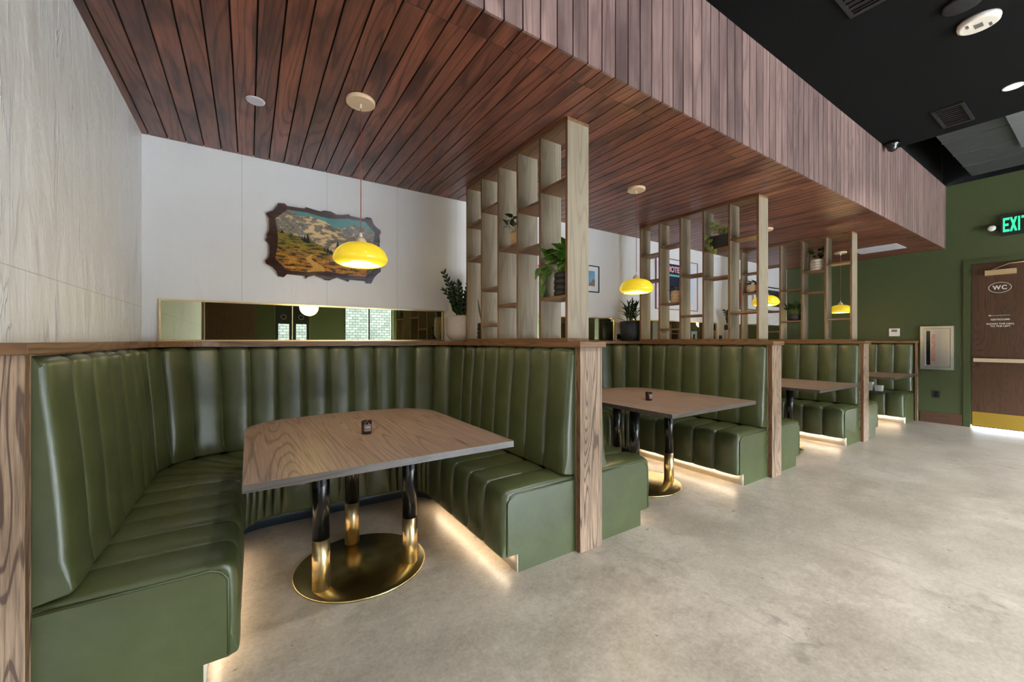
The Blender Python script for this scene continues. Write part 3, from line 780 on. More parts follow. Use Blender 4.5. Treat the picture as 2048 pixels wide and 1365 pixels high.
# ------------------------------------------------------------------ framed pictures on the back wall
def framed(x0, x1, z0, z1, label, fr, fw=0.015, matw=0.05, draw=None, bg=PAPER):
    t = thing('framed_picture', label, 'picture', ((x0 + x1) / 2, YB, (z0 + z1) / 2))
    h, q = (x1 - x0) / 2, (z1 - z0) / 2
    bm = bmesh.new()
    for a in ((-h, h, -q, -q + fw), (-h, h, q - fw, q), (-h, -h + fw, -q + fw, q - fw), (h - fw, h, -q + fw, q - fw)): bx(bm, a[0], a[1], -0.025, -0.001, a[2], a[3])
    obj('frame', bm, fr, t)
    bm = bmesh.new(); bx(bm, -h + fw, h - fw, -0.014, -0.001, -q + fw, q - fw); mt = obj('mat_board', bm, bg, t)
    if draw: draw(t, mt, h, q)
    return t
def rect(name, m, parent, x0, x1, z0, z1, y=-0.0155):
    bm = bmesh.new(); bx(bm, x0, x1, y, -0.0141, z0, z1); return obj(name, bm, m, parent)
def draw_sea(t, mt, h, q):
    p = rect('photo', plain('sea_blue_print', (0.16, 0.34, 0.52), 0.4, var=0.2, scale=6), t, -h + 0.06, h - 0.07, -q + 0.075, q - 0.065)
    bm = bmesh.new(); prism(bm, [(h - 0.07, -q + 0.075), (h - 0.07, -0.01), (h - 0.10, 0.0), (h - 0.13, -0.04), (h - 0.22, -q + 0.075)], lambda a, k: (a[0], -0.0156 - 0.001 * k, a[1]))
    obj('rocks', bm, plain('rock_print', (0.22, 0.16, 0.13), 0.6), p)
framed(3.10, 3.618, 1.838, 2.163, 'black framed photo of blue sea, right of the nearest shelf screen', BLACK, 0.011, draw=draw_sea)
def draw_pink(t, mt, h, q):
    rect('pink_block', PINKP, t, h - 0.16, h - 0.013, -0.02, 0.06)
framed(2.30, 2.710, 1.76, 2.30, 'pale print with a pink block, mostly hidden behind the nearest shelf screen', WHITEP, 0.01, draw=draw_pink)
def draw_hotel(t, mt, h, q):
    ph = rect('photo', plain('pale_sky_print', (0.62, 0.72, 0.86), 0.5), t, -h + 0.2, h - 0.1, -q + 0.1, q - 0.1)
    NB = plain('navy_print', (0.012, 0.018, 0.04), 0.4)
    ox = 5.132 - (4.718 + 5.71) / 2; zc = 2.262 - (2.42 + 1.69) / 2
    rect('sign_board', NB, ph, ox - 0.27, ox + 0.28, zc - 0.065, zc + 0.085, -0.0165)
    rect('teal_tube', plain('teal_print', (0.05, 0.42, 0.40), 0.5), ph, ox - 0.27, ox + 0.28, zc - 0.088, zc - 0.068, -0.0168)
    rect('dark_building', NB, ph, ox - 0.20, ox + 0.15, -q + 0.13, zc - 0.09, -0.0166)
    rect('orange_strip', plain('orange_print', (0.6, 0.2, 0.05), 0.5), ph, ox + 0.33, ox + 0.36, -0.15, 0.12, -0.0167)
    text_mesh('sign_lettering', 'HOTEL', 0.115, plain('pink_neon_print', (0.85, 0.42, 0.48), 0.5), ph, (ox + 0.005, -0.0175, zc + 0.005), ROT_YN, sx=0.92, bold=0.004)
framed(4.718, 5.71, 1.69, 2.42, 'large pink framed photo of a neon hotel sign behind the second shelf screen', PINKF, 0.012, draw=draw_hotel)
def draw_red(t, mt, h, q):
    rect('red_panel', REDP, t, -h + 0.02, -h + 0.2, -q + 0.05, q - 0.05); rect('red_panel', plain('tan_print', (0.4, 0.22, 0.15), 0.6), t, h - 0.16, h - 0.08, -0.12, 0.06)
framed(6.92, 7.50, 1.78, 2.28, 'framed print with a red panel, behind the third pendant lamp', BLACK, 0.014, draw=draw_red)
def draw_bw(t, mt, h, q):
    p = rect('photo', plain('dark_photo_print', (0.03, 0.04, 0.045), 0.4, var=0.6, scale=12), t, -h + 0.06, h - 0.03, -q + 0.09, q - 0.055)
    for i in range(4): rect('figure', plain('warm_print', (0.35, 0.10, 0.04), 0.5) if i < 2 else PAPER, p, -h + 0.1 + 0.09 * i, -h + 0.13 + 0.09 * i, -0.1, 0.06, -0.0166)
framed(7.78, 8.406, 1.785, 2.23, 'black framed dark photo on a white mat, right of the red print', BLACK, 0.018, draw=draw_bw)

# ------------------------------------------------------------------ plants and pots
def leaf(bm, base, d, up, ln, wd, curl=0.3, fold=0.25, mi=0, n=5, heart=False):
    d = Vector(d).normalized(); side = d.cross(Vector(up)).normalized() if d.cross(Vector(up)).length > 0.05 else Vector((1, 0, 0))
    nrm = side.cross(d).normalized(); p = Vector(base); rows = []
    for i in range(n + 1):
        t = i / n; dd = (d - nrm * curl * t).normalized(); 
        if i: p = p + dd * ln / n
        w = wd * 0.5 * (sin(pi * t ** 0.62) if heart else sin(pi * (0.06 + 0.94 * t)) ** 0.8)
        if i == n: w = 0.0005
        lift = nrm * w * fold
        rows.append([bm.verts.new(p - side * w + lift), bm.verts.new(p), bm.verts.new(p + side * w + lift)])
    for a, b_ in zip(rows, rows[1:]):
        for k in range(2):
            f = bm.faces.new((a[k], a[k + 1], b_[k + 1], b_[k])); f.smooth = True; f.material_index = mi
def foliage_obj(bm, m, parent, name='foliage'):
    return obj(name, bm, m, parent, rec=False)
def soil(parent, r, z):
    bm = bmesh.new(); lathe(bm, [(0.0005, z + 0.004), (r * 0.6, z + 0.003), (r, z)], n=24); obj('soil', bm, SOIL, parent)
def zz_foliage(parent, z0, stems, rr):
    bs = bmesh.new(); bl = bmesh.new()
    for (az, lean, ln) in stems:
        dx, dy = cos(az), sin(az); pts = []; m_ = 9
        for i in range(m_ + 1):
            t = i / m_; pts.append(Vector((dx * (rr * 0.35 + lean * t ** 1.6), dy * (rr * 0.35 + lean * t ** 1.6), z0 + ln * t * (1 - 0.12 * t * lean / 0.2))))
        tube(bs, pts, 0.007, 6, 0.0025)
        nn = int(ln / 0.021)
        for i in range(2, nn + 1):
            t = i / nn; f = t * m_; k = min(int(f), m_ - 1); p = pts[k].lerp(pts[k + 1], f - k); d = (pts[k + 1] - pts[k]).normalized()
            side = d.cross(Vector((-dy, dx, 0.2))).normalized() if i % 2 else d.cross(Vector((dx, dy, 0.3))).normalized()
            for s in (-1, 1):
                leaf(bl, p, d * 0.85 + side * s * 0.75, d.cross(side), 0.075 * (1 - 0.35 * t) * R.uniform(.85, 1.1), 0.030 * (1 - 0.3 * t), 0.25, 0.3)
        leaf(bl, pts[-1], (pts[-1] - pts[-2]), (dx, dy, 0.2), 0.05, 0.022)
    st = obj('stems', bs, plain('zz_stem', (0.05, 0.09, 0.03), 0.4), parent)
    foliage_obj(bl, ZZLEAF, parent)
def round_pot(parent, r, h, m, flat=0.62, rib=None):
    prof = [(r * flat, 0.0)]
    for i in range(1, 9):
        t = i / 8; prof.append((r * (flat + (1 - flat) * sin(min(1, t * 1.35) * pi / 2)), h * 0.42 * t if t < 1 else h * 0.42))
    prof += [(r, h * 0.6), (r * 0.985, h * 0.85), (r * 0.95, h), (r * 0.90, h), (r * 0.90, h * 0.86)]
    bm = bmesh.new(); rs = lathe(bm, prof, n=48); bm.faces.new(list(reversed(rs[0]))); obj('pot', bm, m, parent, rec=False); soil(parent, r * 0.9, h * 0.88)
def ring_pot(parent, r, h, m, n=4, sx=1.0, foot=0.9):
    prof = [(r * foot * 0.9, 0.0)]
    for k in range(n):
        for j in range(7):
            a = -pi / 2 + pi * j / 6; rr = r * (0.93 if k < n - 1 else 0.9); prof.append((rr + 0.5 * h / n * 0.45 * cos(a) - 0.002, h * (k + 0.5) / n + 0.5 * h / n * sin(a)))
    prof += [(r * 0.82, h), (r * 0.82, h * 0.86)]
    bm = bmesh.new(); rs = lathe(bm, prof, n=40); bm.faces.new(list(reversed(rs[0]))); obj('pot', bm, m, parent, rec=False); soil(parent, r * 0.82, h * 0.88)
def pothos_foliage(parent, z0, rr, n, size, tall, trail=(), seed=1, matl=None, spread=1.0, xlim=0.085):
    rg = random.Random(seed); bs = bmesh.new(); bl = bmesh.new()
    for i in range(n):
        a = 2 * pi * i / n + rg.uniform(-.3, .3); out = rr * rg.uniform(0.5, 1.35) * spread; hh = tall * rg.uniform(0.4, 1.0)
        if cos(a) * out > xlim * 0.7: out = xlim * 0.7 / cos(a)
        p0 = Vector((cos(a) * rr * .25, sin(a) * rr * .25, z0)); p2 = Vector((cos(a) * out, sin(a) * out, z0 + hh)); p1 = (p0 + p2) / 2 + Vector((0, 0, hh * .35))
        p2.y = max(-0.04, min(0.095, p2.y)); pts = [p0 * (1 - t) ** 2 + p1 * 2 * t * (1 - t) + p2 * t * t for t in (0, .25, .5, .75, 1)]
        tube(bs, pts, 0.0022, 5, 0.0015)
        leaf(bl, p2, (cos(a) * (0.25 if cos(a) > 0 else 1), sin(a) * (0.12 if p2.y > 0.05 else (0.05 if p2.y < 0 else 0.6)), rg.uniform(-.3, .5) if abs(p2.y) < .05 else rg.uniform(.5, 1.2)), (0, 0, 1), size * rg.uniform(.8, 1.15), size * 0.72, 0.45, 0.22, heart=True)
    for pts in trail:
        pts = [Vector(p) for p in pts]; tube(bs, pts, 0.0024, 5)
        for i in range(1, len(pts)):
            d = (pts[i] - pts[i - 1]).normalized(); leaf(bl, pts[i], (-0.25, d.y * .6, -0.9 if i > 1 else -.3), (-1, 0, .2), size * 0.85, size * 0.6, 0.2, 0.2, heart=True)
    obj('stems', bs, STEM, parent); foliage_obj(bl, matl or POTHOS, parent)
XM = PA + PW / 2     # middle of the first partition
# on the back corners of the partitions
t = thing('potted_plant', 'dark leaved plant in a round speckled white planter beside the long mirror', 'plant', (1.668, 3.405, CAPT))
round_pot(t, 0.137, 0.235, POTWHITE)
zz_foliage(t, 0.205, [(3.5, 0.17, 0.27), (2.95, 0.12, 0.45), (4.3, 0.10, 0.24), (5.2, 0.08, 0.34), (0.4, 0.07, 0.40), (1.3, 0.07, 0.36), (2.2, 0.05, 0.33), (3.9, 0.04, 0.33), (0.0, 0.10, 0.43)], 0.12)
t = thing('potted_plant', 'spiky leaved plant in a dark fluted planter under the second pendant lamp', 'plant', (1.715 + SP - 0.035, 3.40, CAPT))
bm = bmesh.new(); flr = lambda a, z: 1 + 0.022 * abs(sin(a * 20))
rs = lathe(bm, [(0.106, 0.0), (0.118, 0.006), (0.128, 0.245), (0.122, 0.248), (0.116, 0.215)], n=240, rad=flr); bm.faces.new(list(reversed(rs[0]))); obj('pot', bm, POTNAVY, t, rec=False); soil(t, 0.118, 0.22)
bl = bmesh.new(); rg = random.Random(5)
for s_ in ((-0.05, -0.03), (0.05, 0.02), (-0.01, 0.05), (0.02, -0.06)):
    for i in range(17):
        a = rg.uniform(0, 2 * pi); e = rg.uniform(0.25, 1.35); leaf(bl, (s_[0], s_[1], 0.24 + 0.012 * i * 0.9), (cos(a) * cos(e), sin(a) * cos(e), sin(e)), (0, 0, 1) if e < 1.2 else (1, 0, 0), rg.uniform(.12, .18), 0.026, 0.25, 0.35)
foliage_obj(bl, ZZLEAF, t)
bs = bmesh.new()
for s_ in ((-0.05, -0.03), (0.05, 0.02), (-0.01, 0.05), (0.02, -0.06)): tube(bs, [(s_[0], s_[1], 0.2), (s_[0], s_[1], 0.42)], 0.009, 6)
obj('stems', bs, STEM, t)
t = thing('potted_plant', 'sparse dark plant in a pale cylinder planter behind the second shelf screen', 'plant', (1.715 + 2 * SP - 0.04, 3.40, CAPT))
bm = bmesh.new(); rs = lathe(bm, [(0.085, 0.0), (0.09, 0.005), (0.092, 0.17), (0.092, 0.172)], n=36); bm.faces.new(list(reversed(rs[0]))); obj('pot', bm, POTWHITE, t, rec=False)
bm = bmesh.new(); lathe(bm, [(0.092, 0.172), (0.093, 0.25), (0.087, 0.25), (0.086, 0.22)], n=36); obj('pot_rim', bm, POTBLACK, t, rec=False); soil(t, 0.086, 0.225)
zz_foliage(t, 0.22, [(3.1, 0.13, 0.26), (3.6, 0.06, 0.22), (1.0, 0.06, 0.25), (4.9, 0.05, 0.2)], 0.08)

def bay(b_, k=0): y = UY[5 - b_] + UT; return (XM + SP * k, y + (UY[1] - UY[0] - UT) / 2)
# first screen
x, y = bay(3); t = thing('potted_plant', 'small leafy plant in a tan egg shaped pot, nearest shelf screen', 'plant', (x - 0.03, y - 0.045, 1.962))
round_pot(t, 0.050, 0.098, POTTAN, 0.55); pothos_foliage(t, 0.088, 0.045, 18, 0.068, 0.11, seed=3, matl=ZZLEAF, spread=1.3)
x, y = bay(5); t = thing('potted_plant', 'bright trailing plant in a black ribbed pot, nearest shelf screen', 'plant', (x - 0.005, y - 0.035, 1.533))
ring_pot(t, 0.078, 0.150, POTBLACK, 4)
pothos_foliage(t, 0.135, 0.08, 46, 0.105, 0.16, seed=11, spread=1.05, xlim=0.05,
    trail=([(-0.03, 0.02, 0.14), (-0.07, 0.05, 0.17), (-0.10, 0.085, 0.145), (-0.105, 0.09, 0.08)], [(-0.02, 0.03, 0.15), (-0.06, 0.10, 0.21), (-0.085, 0.16, 0.20)]))
x, y = bay(1); t = thing('potted_plant', 'snake plant leaf in a black ribbed pot at the foot of the nearest screen', 'plant', (x - 0.02, y - 0.055, CAPT + 0.022))
ring_pot(t, 0.055, 0.135, POTBLACK, 4); bl = bmesh.new()
leaf(bl, (0, 0.0, 0.10), (-0.1, 0.28, 1), (-1, 0.1, 0), 0.26, 0.038, 0.02, 0.3, n=7); leaf(bl, (0.02, -0.02, 0.10), (0.1, -0.25, 1), (-1, 0.1, 0), 0.2, 0.034, 0.02, 0.3, n=7)
foliage_obj(bl, leafmat('snake_leaf', (0.02, 0.05, 0.025), (0.05, 0.09, 0.04), (0.08, 0.14, 0.05)), t)
# second screen
x, y = bay(4, 1); t = thing('potted_plant', 'variegated trailing plant in a black box pot high in the second screen', 'plant', (x, y - 0.02, 2.19))
bm = bmesh.new(); bx(bm, -0.075, 0.075, -0.09, 0.09, 0, 0.13); bevel(bm, 0.008, 2); obj('pot', bm, POTBLACK, t)
VAR = leafmat('variegated_leaf', (0.10, 0.22, 0.03), (0.30, 0.40, 0.10), (0.62, 0.62, 0.36))
pothos_foliage(t, 0.125, 0.07, 16, 0.085, 0.12, seed=6, matl=VAR, trail=([(-0.05, 0.05, 0.14), (-0.09, 0.06, 0.10), (-0.095, 0.06, 0.03), (-0.095, 0.03, -0.01)], [(-0.04, 0.07, 0.14), (-0.09, 0.085, 0.15), (-0.10, 0.09, 0.06)]))
x, y = bay(2, 1); t = thing('potted_plant', 'small plant in a cream stacked ring pot, second shelf screen', 'plant', (x, y - 0.04, 1.678))
ring_pot(t, 0.072, 0.135, POTCREAM, 4); pothos_foliage(t, 0.12, 0.05, 9, 0.075, 0.055, seed=8, matl=ZZLEAF, spread=1.5)
# third screen
x, y = bay(4, 2); t = thing('potted_plant', 'dark bushy plant in a pale ringed pot high in the third screen', 'plant', (x, y - 0.02, 2.19))
ring_pot(t, 0.085, 0.15, plain('pale_ring_ceramic', (0.68, 0.62, 0.56), 0.5), 4); pothos_foliage(t, 0.135, 0.08, 18, 0.09, 0.15, seed=9, matl=ZZLEAF)
x, y = bay(3, 2); t = thing('potted_plant', 'leafy plant in a low black bowl, third shelf screen', 'plant', (x, y - 0.02, 1.527))
round_pot(t, 0.095, 0.085, POTBLACK, 0.7); pothos_foliage(t, 0.075, 0.09, 16, 0.10, 0.17, seed=10, matl=leafmat('mid_green_leaf', (0.02, 0.06, 0.012), (0.04, 0.11, 0.02), (0.12, 0.2, 0.04)))
x, y = bay(1, 2); t = thing('potted_plant', 'tiny succulent in a round beige pot seen beside the third pendant', 'plant', (x, y + 0.01, 1.97))
round_pot(t, 0.085, 0.125, POTTAN, 0.55); pothos_foliage(t, 0.11, 0.06, 14, 0.055, 0.06, seed=12, matl=ZZLEAF)

# black sockets on the ledge wall
def outlet(loc, label):
    t = thing('wall_outlet', label, 'outlet', loc); box_obj('cover', (-0.036, 0.036, -0.012, -0.0005, 0, 0.07), BLACK, t, 0.002)
    for s in (-1, 1): box_obj('socket', (-0.012 + 0.016 * s - .006, -0.0 + 0.016 * s, -0.014, -0.012, 0.02, 0.05), GLOSSBLACK, t)
outlet((3.99, YB, 1.262), 'black outlet on the white wall beside the dark fluted planter')
outlet((3.99 + SP + 0.03, YB, 1.262), 'black outlet on the white wall behind the second shelf screen')

# small white boxes on the last bench
for (x, y, w2, hh, lb) in ((8.245, 2.09, 0.042, 0.085, 'front one of two small white boxes on the farthest bench seat'), (8.235, 2.20, 0.038, 0.13, 'taller rear one of two small white boxes on the farthest bench seat')):
    bm = bmesh.new(); bx(bm, -w2, w2, -w2, w2, 0, hh - 0.006); bevel(bm, 0.002, 1); bx(bm, -w2 - 0.0015, w2 + 0.0015, -w2 - 0.0015, w2 + 0.0015, hh - 0.03, hh)
    o = obj('white_box', bm, WHITEP); o.location = (x, y, 0.462); tag(o, lb, 'box', 'small white boxes on the farthest bench')

# ------------------------------------------------------------------ green wall fittings
t = thing('thermostat', 'white thermostat on the green wall above the farthest bench', 'thermostat', (XR, 2.017, 1.38))
box_obj('body', (-0.022, -0.0005, -0.063, 0.063, -0.062, 0.062), WHITEP, t, 0.004)
box_obj('screen', (-0.0235, -0.0218, -0.034, 0.034, 0.008, 0.046), plain('grey_lcd', (0.10, 0.12, 0.11), 0.3), t)
t = thing('fire_extinguisher_cabinet', 'steel fire extinguisher cabinet with glass door on the green wall', 'cabinet', (XR, 1.538, 0.81))
bm = bmesh.new(); a, c, h_ = -0.177, 0.177, 0.655
for q in ((a, a + 0.035, 0, h_), (c - 0.035, c, 0, h_), (a + 0.035, c - 0.035, 0, 0.035), (a + 0.035, c - 0.035, h_ - 0.035, h_)): bx(bm, -0.045, -0.0005, q[0], q[1], q[2], q[3])
obj('frame', bm, STEEL, t)
bm = bmesh.new(); a2, c2 = -0.138, 0.138
for q in ((a2, a2 + 0.018, 0.04, h_ - 0.04), (c2 - 0.018, c2, 0.04, h_ - 0.04), (a2 + .018, c2 - .018, 0.04, 0.058), (a2 + .018, c2 - .018, h_ - 0.058, h_ - 0.04)): bx(bm, -0.052, -0.02, q[0], q[1], q[2], q[3])
dr_ = obj('door', bm, STEEL, t)
box_obj('pane', (-0.030, -0.026, a2 + 0.018, c2 - 0.018, 0.058, h_ - 0.058), plain('mirrored_pane', (0.60, 0.62, 0.64), 0.3, metal=1.0), dr_)
box_obj('dark_strip', (-0.034, -0.031, 0.070, 0.112, 0.07, h_ - 0.07), GLOSSBLACK, dr_)
box_obj('handle', (-0.065, -0.052, 0.122, 0.134, 0.28, 0.39), STEEL, dr_, 0.003)
rotv = ROT_XN @ Matrix.Rotation(-pi / 2, 3, 'Z')
text_mesh('lettering', 'FIRE EXTINGUISHER', 0.055, REDL, dr_, (-0.0325, 0.040, h_ / 2), rotv, sx=0.84)
t = thing('wall_outlet', 'black outlet low on the green wall under the steel cabinet', 'outlet', (XR, 1.549, 0.385)); box_obj('cover', (-0.010, -0.0005, -0.037, 0.037, 0, 0.105), BLACK, t, 0.003)
for s in (0, 1): box_obj('socket', (-0.0115, -0.0098, -0.016, 0.016, 0.018 + 0.04 * s, 0.044 + 0.04 * s), GLOSSBLACK, t)

dr = bpy.data.objects.new('door_1', None); C.objects.link(dr); dr.location = (XR, 0, 0); struct(dr, 'dark oak restroom door with brass plate and push bar')
bm = bmesh.new(); fw = 0.07
bx(bm, -0.02, 0.10, DY1 - 0.002, DY1 + fw, 0, DZ + 0.055); bx(bm, -0.02, 0.10, DY0 - fw, DY0 + 0.002, 0, DZ + 0.055); bx(bm, -0.02, 0.10, DY0, DY1, DZ - 0.002, DZ + 0.055)
obj('door_frame', bm, GREENTRIM, dr)
slab = box_obj('door_slab', (0.030, 0.075, DY0 + 0.004, DY1 - 0.006, 0.012, DZ - 0.005), DOORW, dr, 0.002)
box_obj('kick_plate', (0.0275, 0.030, DY0 + 0.02, DY1 - 0.012, 0.025, 0.225), plain('gold_kick_plate', (0.85, 0.60, 0.12), 0.28, metal=1.0), dr)
box_obj('push_bar', (-0.03, 0.03, DY0 + 0.03, DY1 - 0.03, 0.945, 0.995), plain('pale_brass_bar', (0.78, 0.62, 0.42), 0.4, metal=0.6), dr, 0.006)
cl_ = box_obj('door_closer', (-0.03, 0.03, 0.79, 1.066, 2.165, 2.235), plain('satin_brass', (0.72, 0.52, 0.28), 0.45, metal=0.7), dr, 0.004)
bm = bmesh.new(); tube(bm, [(0.0, 1.0, 2.24), (-0.005, 0.85, 2.31), (0.0, 0.60, 2.32)], 0.008, 8); obj('closer_arm', bm, BRASS, cl_)
# oval with WC, arrow and directions
bm = bmesh.new(); n = 48
for k in range(n):
    a0, a1 = 2 * pi * k / n, 2 * pi * (k + 1) / n
    q = [(0.0288, 0.937 + ra * cos(a), 1.988 + rb * sin(a)) for ra, rb, a in ((0.098, 0.068, a0), (0.104, 0.074, a0), (0.104, 0.074, a1), (0.098, 0.068, a1))]
    bm.faces.new([bm.verts.new(v) for v in q])
obj('oval_line', bm, DECAL, slab)
text_mesh('lettering', 'WC', 0.080, DECAL, slab, (0.0288, 0.937, 1.986), ROT_XN, sx=0.86, bold=0.003, font_space=1.2)
text_mesh('lettering', 'RESTROOMS', 0.030, DECAL, slab, (0.0288, 0.934, 1.541), ROT_XN, sx=1.0, bold=0.0012)
text_mesh('lettering', 'DOWN THE HALL', 0.029, DECAL, slab, (0.0288, 0.934, 1.482), ROT_XN, sx=1.05, bold=0.0012)
text_mesh('lettering', 'TO THE LEFT', 0.029, DECAL, slab, (0.0288, 0.934, 1.449), ROT_XN, sx=1.05, bold=0.0012)
bm = bmesh.new(); bx(bm, 0.0285, 0.0295, 0.845, 1.035, 1.5975, 1.6015)
vs = [bm.verts.new(v) for v in ((0.0286, 1.045, 1.5995), (0.0286, 1.018, 1.613), (0.0286, 1.018, 1.586))]; bm.faces.new(vs)
obj('arrow', bm, DECAL, slab)

# exit sign
t = thing('exit_sign', 'green lit exit sign over the restroom door', 'sign', (XR, 0.74, 2.69))
box_obj('housing', (-0.06, -0.0005, -0.20, 0.185, 0.0, 0.275), BLACK, t, 0.006)
def bars(lst):
    bm = bmesh.new()
    for (y0, y1, z0, z1) in lst: bx(bm, -0.0635, -0.060, y1, y0, z0, z1)
    return bm
zb_, zt_ = 0.045, 0.235; w_ = 0.016
def dia(bm, p, q, w):
    (y0, z0), (y1, z1) = p, q
    vs = [(y0 - w, z0), (y0 + w, z0), (y1 + w, z1), (y1 - w, z1)]
    a = [bm.verts.new((-0.0635, y, z)) for y, z in vs]; b_ = [bm.verts.new((-0.060, y, z)) for y, z in vs]
    bm.faces.new(a); bm.faces.new(list(reversed(b_)))
    for i in range(4): bm.faces.new((a[i], a[(i + 1) % 4], b_[(i + 1) % 4], b_[i]))
e0 = 0.160
bm = bars([(e0, e0 - w_, zb_, zt_), (e0 - w_, e0 - 0.055, zb_, zb_ + 0.032), (e0 - w_, e0 - 0.055, zt_ - 0.032, zt_), (e0 - w_, e0 - 0.048, 0.124, 0.156)]); obj('letter', bm, EXITG, t)
bm = bmesh.new(); x0_ = e0 - 0.068; dia(bm, (x0_, zt_), (x0_ - 0.045, zb_), 0.010); dia(bm, (x0_ - 0.045, zt_), (x0_, zb_), 0.010); obj('letter', bm, EXITG, t)
i0 = x0_ - 0.062; obj('letter', bars([(i0, i0 - w_, zb_, zt_)]), EXITG, t)
t0 = i0 - 0.028; obj('letter', bars([(t0, t0 - 0.062, zt_ - 0.032, zt_), (t0 - 0.023, t0 - 0.039, zb_, zt_ - 0.032)]), EXITG, t)
t = thing('emergency_lamp', 'small round lamp head beside the exit sign', 'lamp', (XR, 1.0, 2.815))
bm = bmesh.new(); lathe_closed(bm, [(0.020, -0.03), (0.036, -0.025), (0.040, -0.0), (0.036, 0.02), (0.018, 0.032)], n=24)
bmesh.ops.rotate(bm, verts=bm.verts, cent=(0, 0, 0), matrix=Matrix.Rotation(-pi / 2, 3, 'Y')); bmesh.ops.translate(bm, verts=bm.verts, vec=(-0.05, 0, 0)); obj('lamp_head', bm, WHITEP, t)
box_obj('bracket', (-0.05, -0.0005, -0.075, -0.01, -0.012, 0.012), BLACK, t)

# ------------------------------------------------------------------ ceiling fittings
t = thing('ceiling_speaker', 'small white disc set in the wooden ceiling, left of the first pendant', 'ceiling disc', (0.033, 2.719, ZC))
bm = bmesh.new(); lathe_closed(bm, [(0.040, -0.008), (0.046, -0.006), (0.048, -0.0005)], n=40); obj('cover', bm, WHITED, t)
t = thing('access_panel', 'pale flat panel set in the wooden ceiling near the green wall', 'ceiling panel', (7.88, 2.01, ZC))
box_obj('panel', (-0.26, 0.24, -0.26, 0.26, -0.006, -0.0005), WHITED, t, 0.002)
def vent(loc, label):
    t = thing('ceiling_vent', label, 'vent', loc, 'black slotted vents in the black ceiling')
    VF = plain('charcoal_vent_metal', (0.012, 0.012, 0.012), 0.45); h, q = 0.255, 0.105
    bm = bmesh.new()
    for a in ((-h, -h + 0.03, -q, q), (h - 0.03, h, -q, q), (-h + 0.03, h - 0.03, -q, -q + 0.022), (-h + 0.03, h - 0.03, q - 0.022, q)): bx(bm, a[0], a[1], a[2], a[3], -0.014, -0.0005)
    obj('frame', bm, VF, t)
    box_obj('cavity', (-h + .03, h - .03, -q + .022, q - .022, -0.002, -0.0005), DARKGAP, t)
    for k in range(9):
        x = -h + 0.055 + k * (2 * h - 0.11) / 8
        box_obj('slat', (x - 0.003, x + 0.003, -q + 0.022, q - 0.022, -0.013, -0.003), VF, t)
    return t
v1 = vent((5.63, 0.89, ZK), 'black slotted ceiling vent beside the white round device')
dup(v1, (3.10, 0.89, ZK), 'black slotted ceiling vent at the top edge of the picture')
t = thing('ceiling_device', 'large white round device with printed marks on the black ceiling', 'detector', (4.11, 0.532, ZK))
bm = bmesh.new(); lathe_closed(bm, [(0.085, -0.036), (0.098, -0.030), (0.102, -0.012), (0.100, -0.0005)], n=48); bd = obj('body', bm, plain('cream_device', (0.74, 0.68, 0.60), 0.45), t)
for i, (a, w2, h2) in enumerate(((0.0, 0.028, 0.02), (2.3, 0.02, 0.007), (5.4, 0.022, 0.007))):
    rr_ = 0 if i == 0 else 0.062
    box_obj('mark', (rr_ * cos(a) - w2, rr_ * cos(a) + w2, rr_ * sin(a) - h2, rr_ * sin(a) + h2, -0.0372, -0.036), plain('dark_mark', (0.12, 0.11, 0.10), 0.5), bd)
def downlight(loc, label, vis=True, pw=60):
    t = thing('downlight', label, 'lamp', loc, 'recessed round downlights in the black ceiling')
    bm = bmesh.new(); lathe(bm, [(0.062, -0.0005), (0.062, -0.005), (0.050, -0.006), (0.050, -0.001)], n=36); obj('trim_ring', bm, WHITEP, t)
    bm = bmesh.new(); lathe(bm, [(0.0005, -0.002), (0.050, -0.002)], n=36); obj('lens', bm, DOWN, t)
    ld = bpy.data.lights.new('downlight_beam', 'SPOT'); ld.energy = pw; ld.spot_size = 2.3; ld.spot_blend = 0.6; ld.color = (1, 0.98, 0.96); ld.shadow_soft_size = 0.06
    lo = bpy.data.objects.new('downlight_beam', ld); C.objects.link(lo); lo.location = (loc[0], loc[1], loc[2] - 0.02)
DP = 45
downlight((5.424, 0.51, ZK), 'lit round downlight at the right edge, in the black ceiling', pw=DP)
for x in (0.9, 2.9): downlight((x, 0.2, ZK), 'added fill downlight above the aisle, out of view', pw=DP)  # unseen downlights added to fill the interior and brighten the floor
for x in (0.9, 3.1, 5.4, 7.4): downlight((x, -2.2, ZK), 'added fill downlight above the aisle, out of view', pw=DP)  # second row of added fill lamps, also out of view
t = thing('dome_camera', 'small black dome camera at the corner of soffit and black ceiling', 'camera', (5.86, 1.375, ZK))
bm = bmesh.new(); lathe_closed(bm, [(0.06, -0.0005), (0.062, -0.03), (0.05, -0.04), (0.048, -0.055), (0.035, -0.085), (0.012, -0.1), (0.001, -0.102)], n=32); obj('dome', bm, GLOSSBLACK, t)
t = thing('ceiling_speaker', 'round black ceiling speaker cut by the top edge of the picture', 'speaker', (3.80, 0.56, ZK))
bm = bmesh.new(); lathe_closed(bm, [(0.09, -0.0005), (0.09, -0.02), (0.08, -0.025), (0.001, -0.026)], n=36); obj('grille', bm, BLACK, t)
t = thing('air_duct', 'large dark grey duct inside the open ceiling void', 'duct', (7.4, 0.9, 3.56))
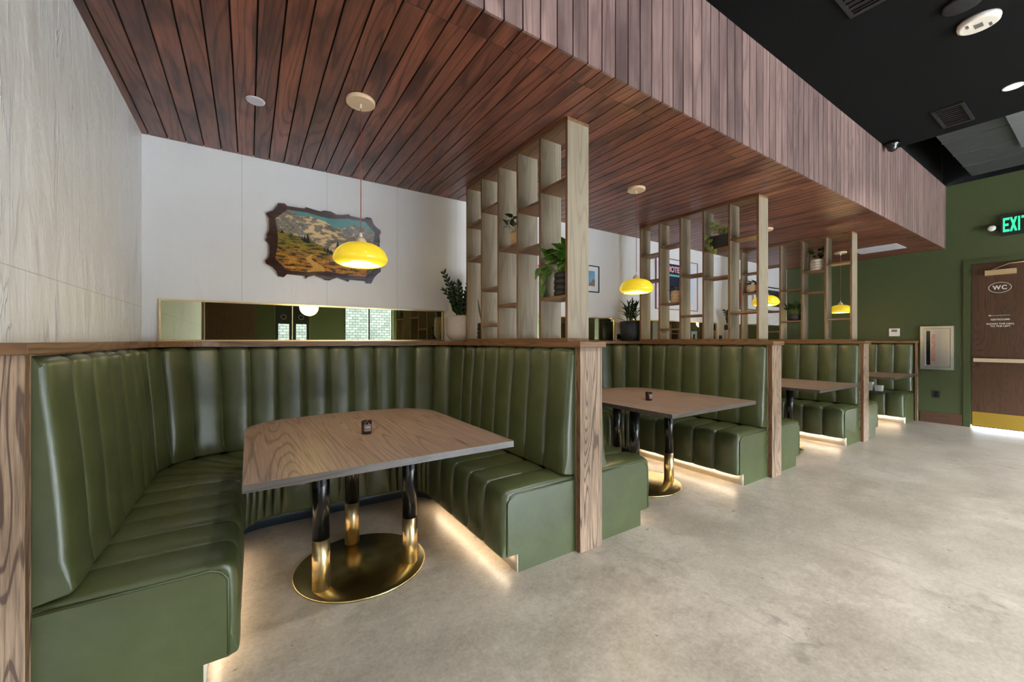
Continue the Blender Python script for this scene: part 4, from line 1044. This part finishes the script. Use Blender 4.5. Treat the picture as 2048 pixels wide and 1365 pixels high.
box_obj('duct_box', (-1.15, 1.09, -0.24, 0.26, 0.0, 0.5), plain('grey_duct_metal', (0.055, 0.057, 0.058), 0.5, metal=0.3, var=0.15, scale=5), t, 0.004)
box_obj('side_duct', (-1.15, 0.2, -0.60, -0.25, -0.04, 0.5), plain('light_duct_metal', (0.16, 0.165, 0.17), 0.5, metal=0.3, var=0.1, scale=5), t, 0.004)
bm = bmesh.new()
for k in range(1, 4): bx(bm, -1.15 + 0.56 * k - 0.012, -1.15 + 0.56 * k + 0.012, -0.245, 0.265, -0.006, 0.5)
obj('duct_flange', bm, plain('duct_flange_metal', (0.07, 0.07, 0.072), 0.5, metal=0.3), t)

# ------------------------------------------------------------------ light
w = bpy.data.worlds.new('world'); bpy.context.scene.world = w; w.use_nodes = True
bg = w.node_tree.nodes['Background']; bg.inputs[0].default_value = (0.77, 0.89, 1.0, 1); bg.inputs[1].default_value = 86.0
for a, c in wins:
    ld = bpy.data.lights.new('window_portal', 'AREA'); ld.shape = 'RECTANGLE'; ld.size = c - a; ld.size_y = WZ1 - WZ0
    ld.cycles.is_portal = True
    lo = bpy.data.objects.new('window_portal', ld); C.objects.link(lo); lo.location = ((a + c) / 2, FY - 0.12, (WZ0 + WZ1) / 2); lo.rotation_euler = (pi / 2, 0, 0)
sc = bpy.context.scene
cam = bpy.data.cameras.new('camera'); co_ = bpy.data.objects.new('camera', cam); C.objects.link(co_); sc.camera = co_
cam.sensor_width = 36; cam.lens = F_ / 2048 * 36; cam.shift_y = -1.1 / 2048; cam.clip_start = 0.02
co_.location = (0, 0, H); co_.rotation_euler = (pi / 2, 0, -YAW)
sc.view_settings.view_transform = 'Standard'; sc.view_settings.look = 'None'; sc.view_settings.gamma = 1; sc.view_settings.use_curve_mapping = False
sc.view_settings.exposure = 1.72
sc.cycles.max_bounces = 10; sc.cycles.diffuse_bounces = 5; sc.cycles.glossy_bounces = 5
sc.cycles.sample_clamp_indirect = 6.0
try: sc.cycles.use_denoising = True
except Exception: pass
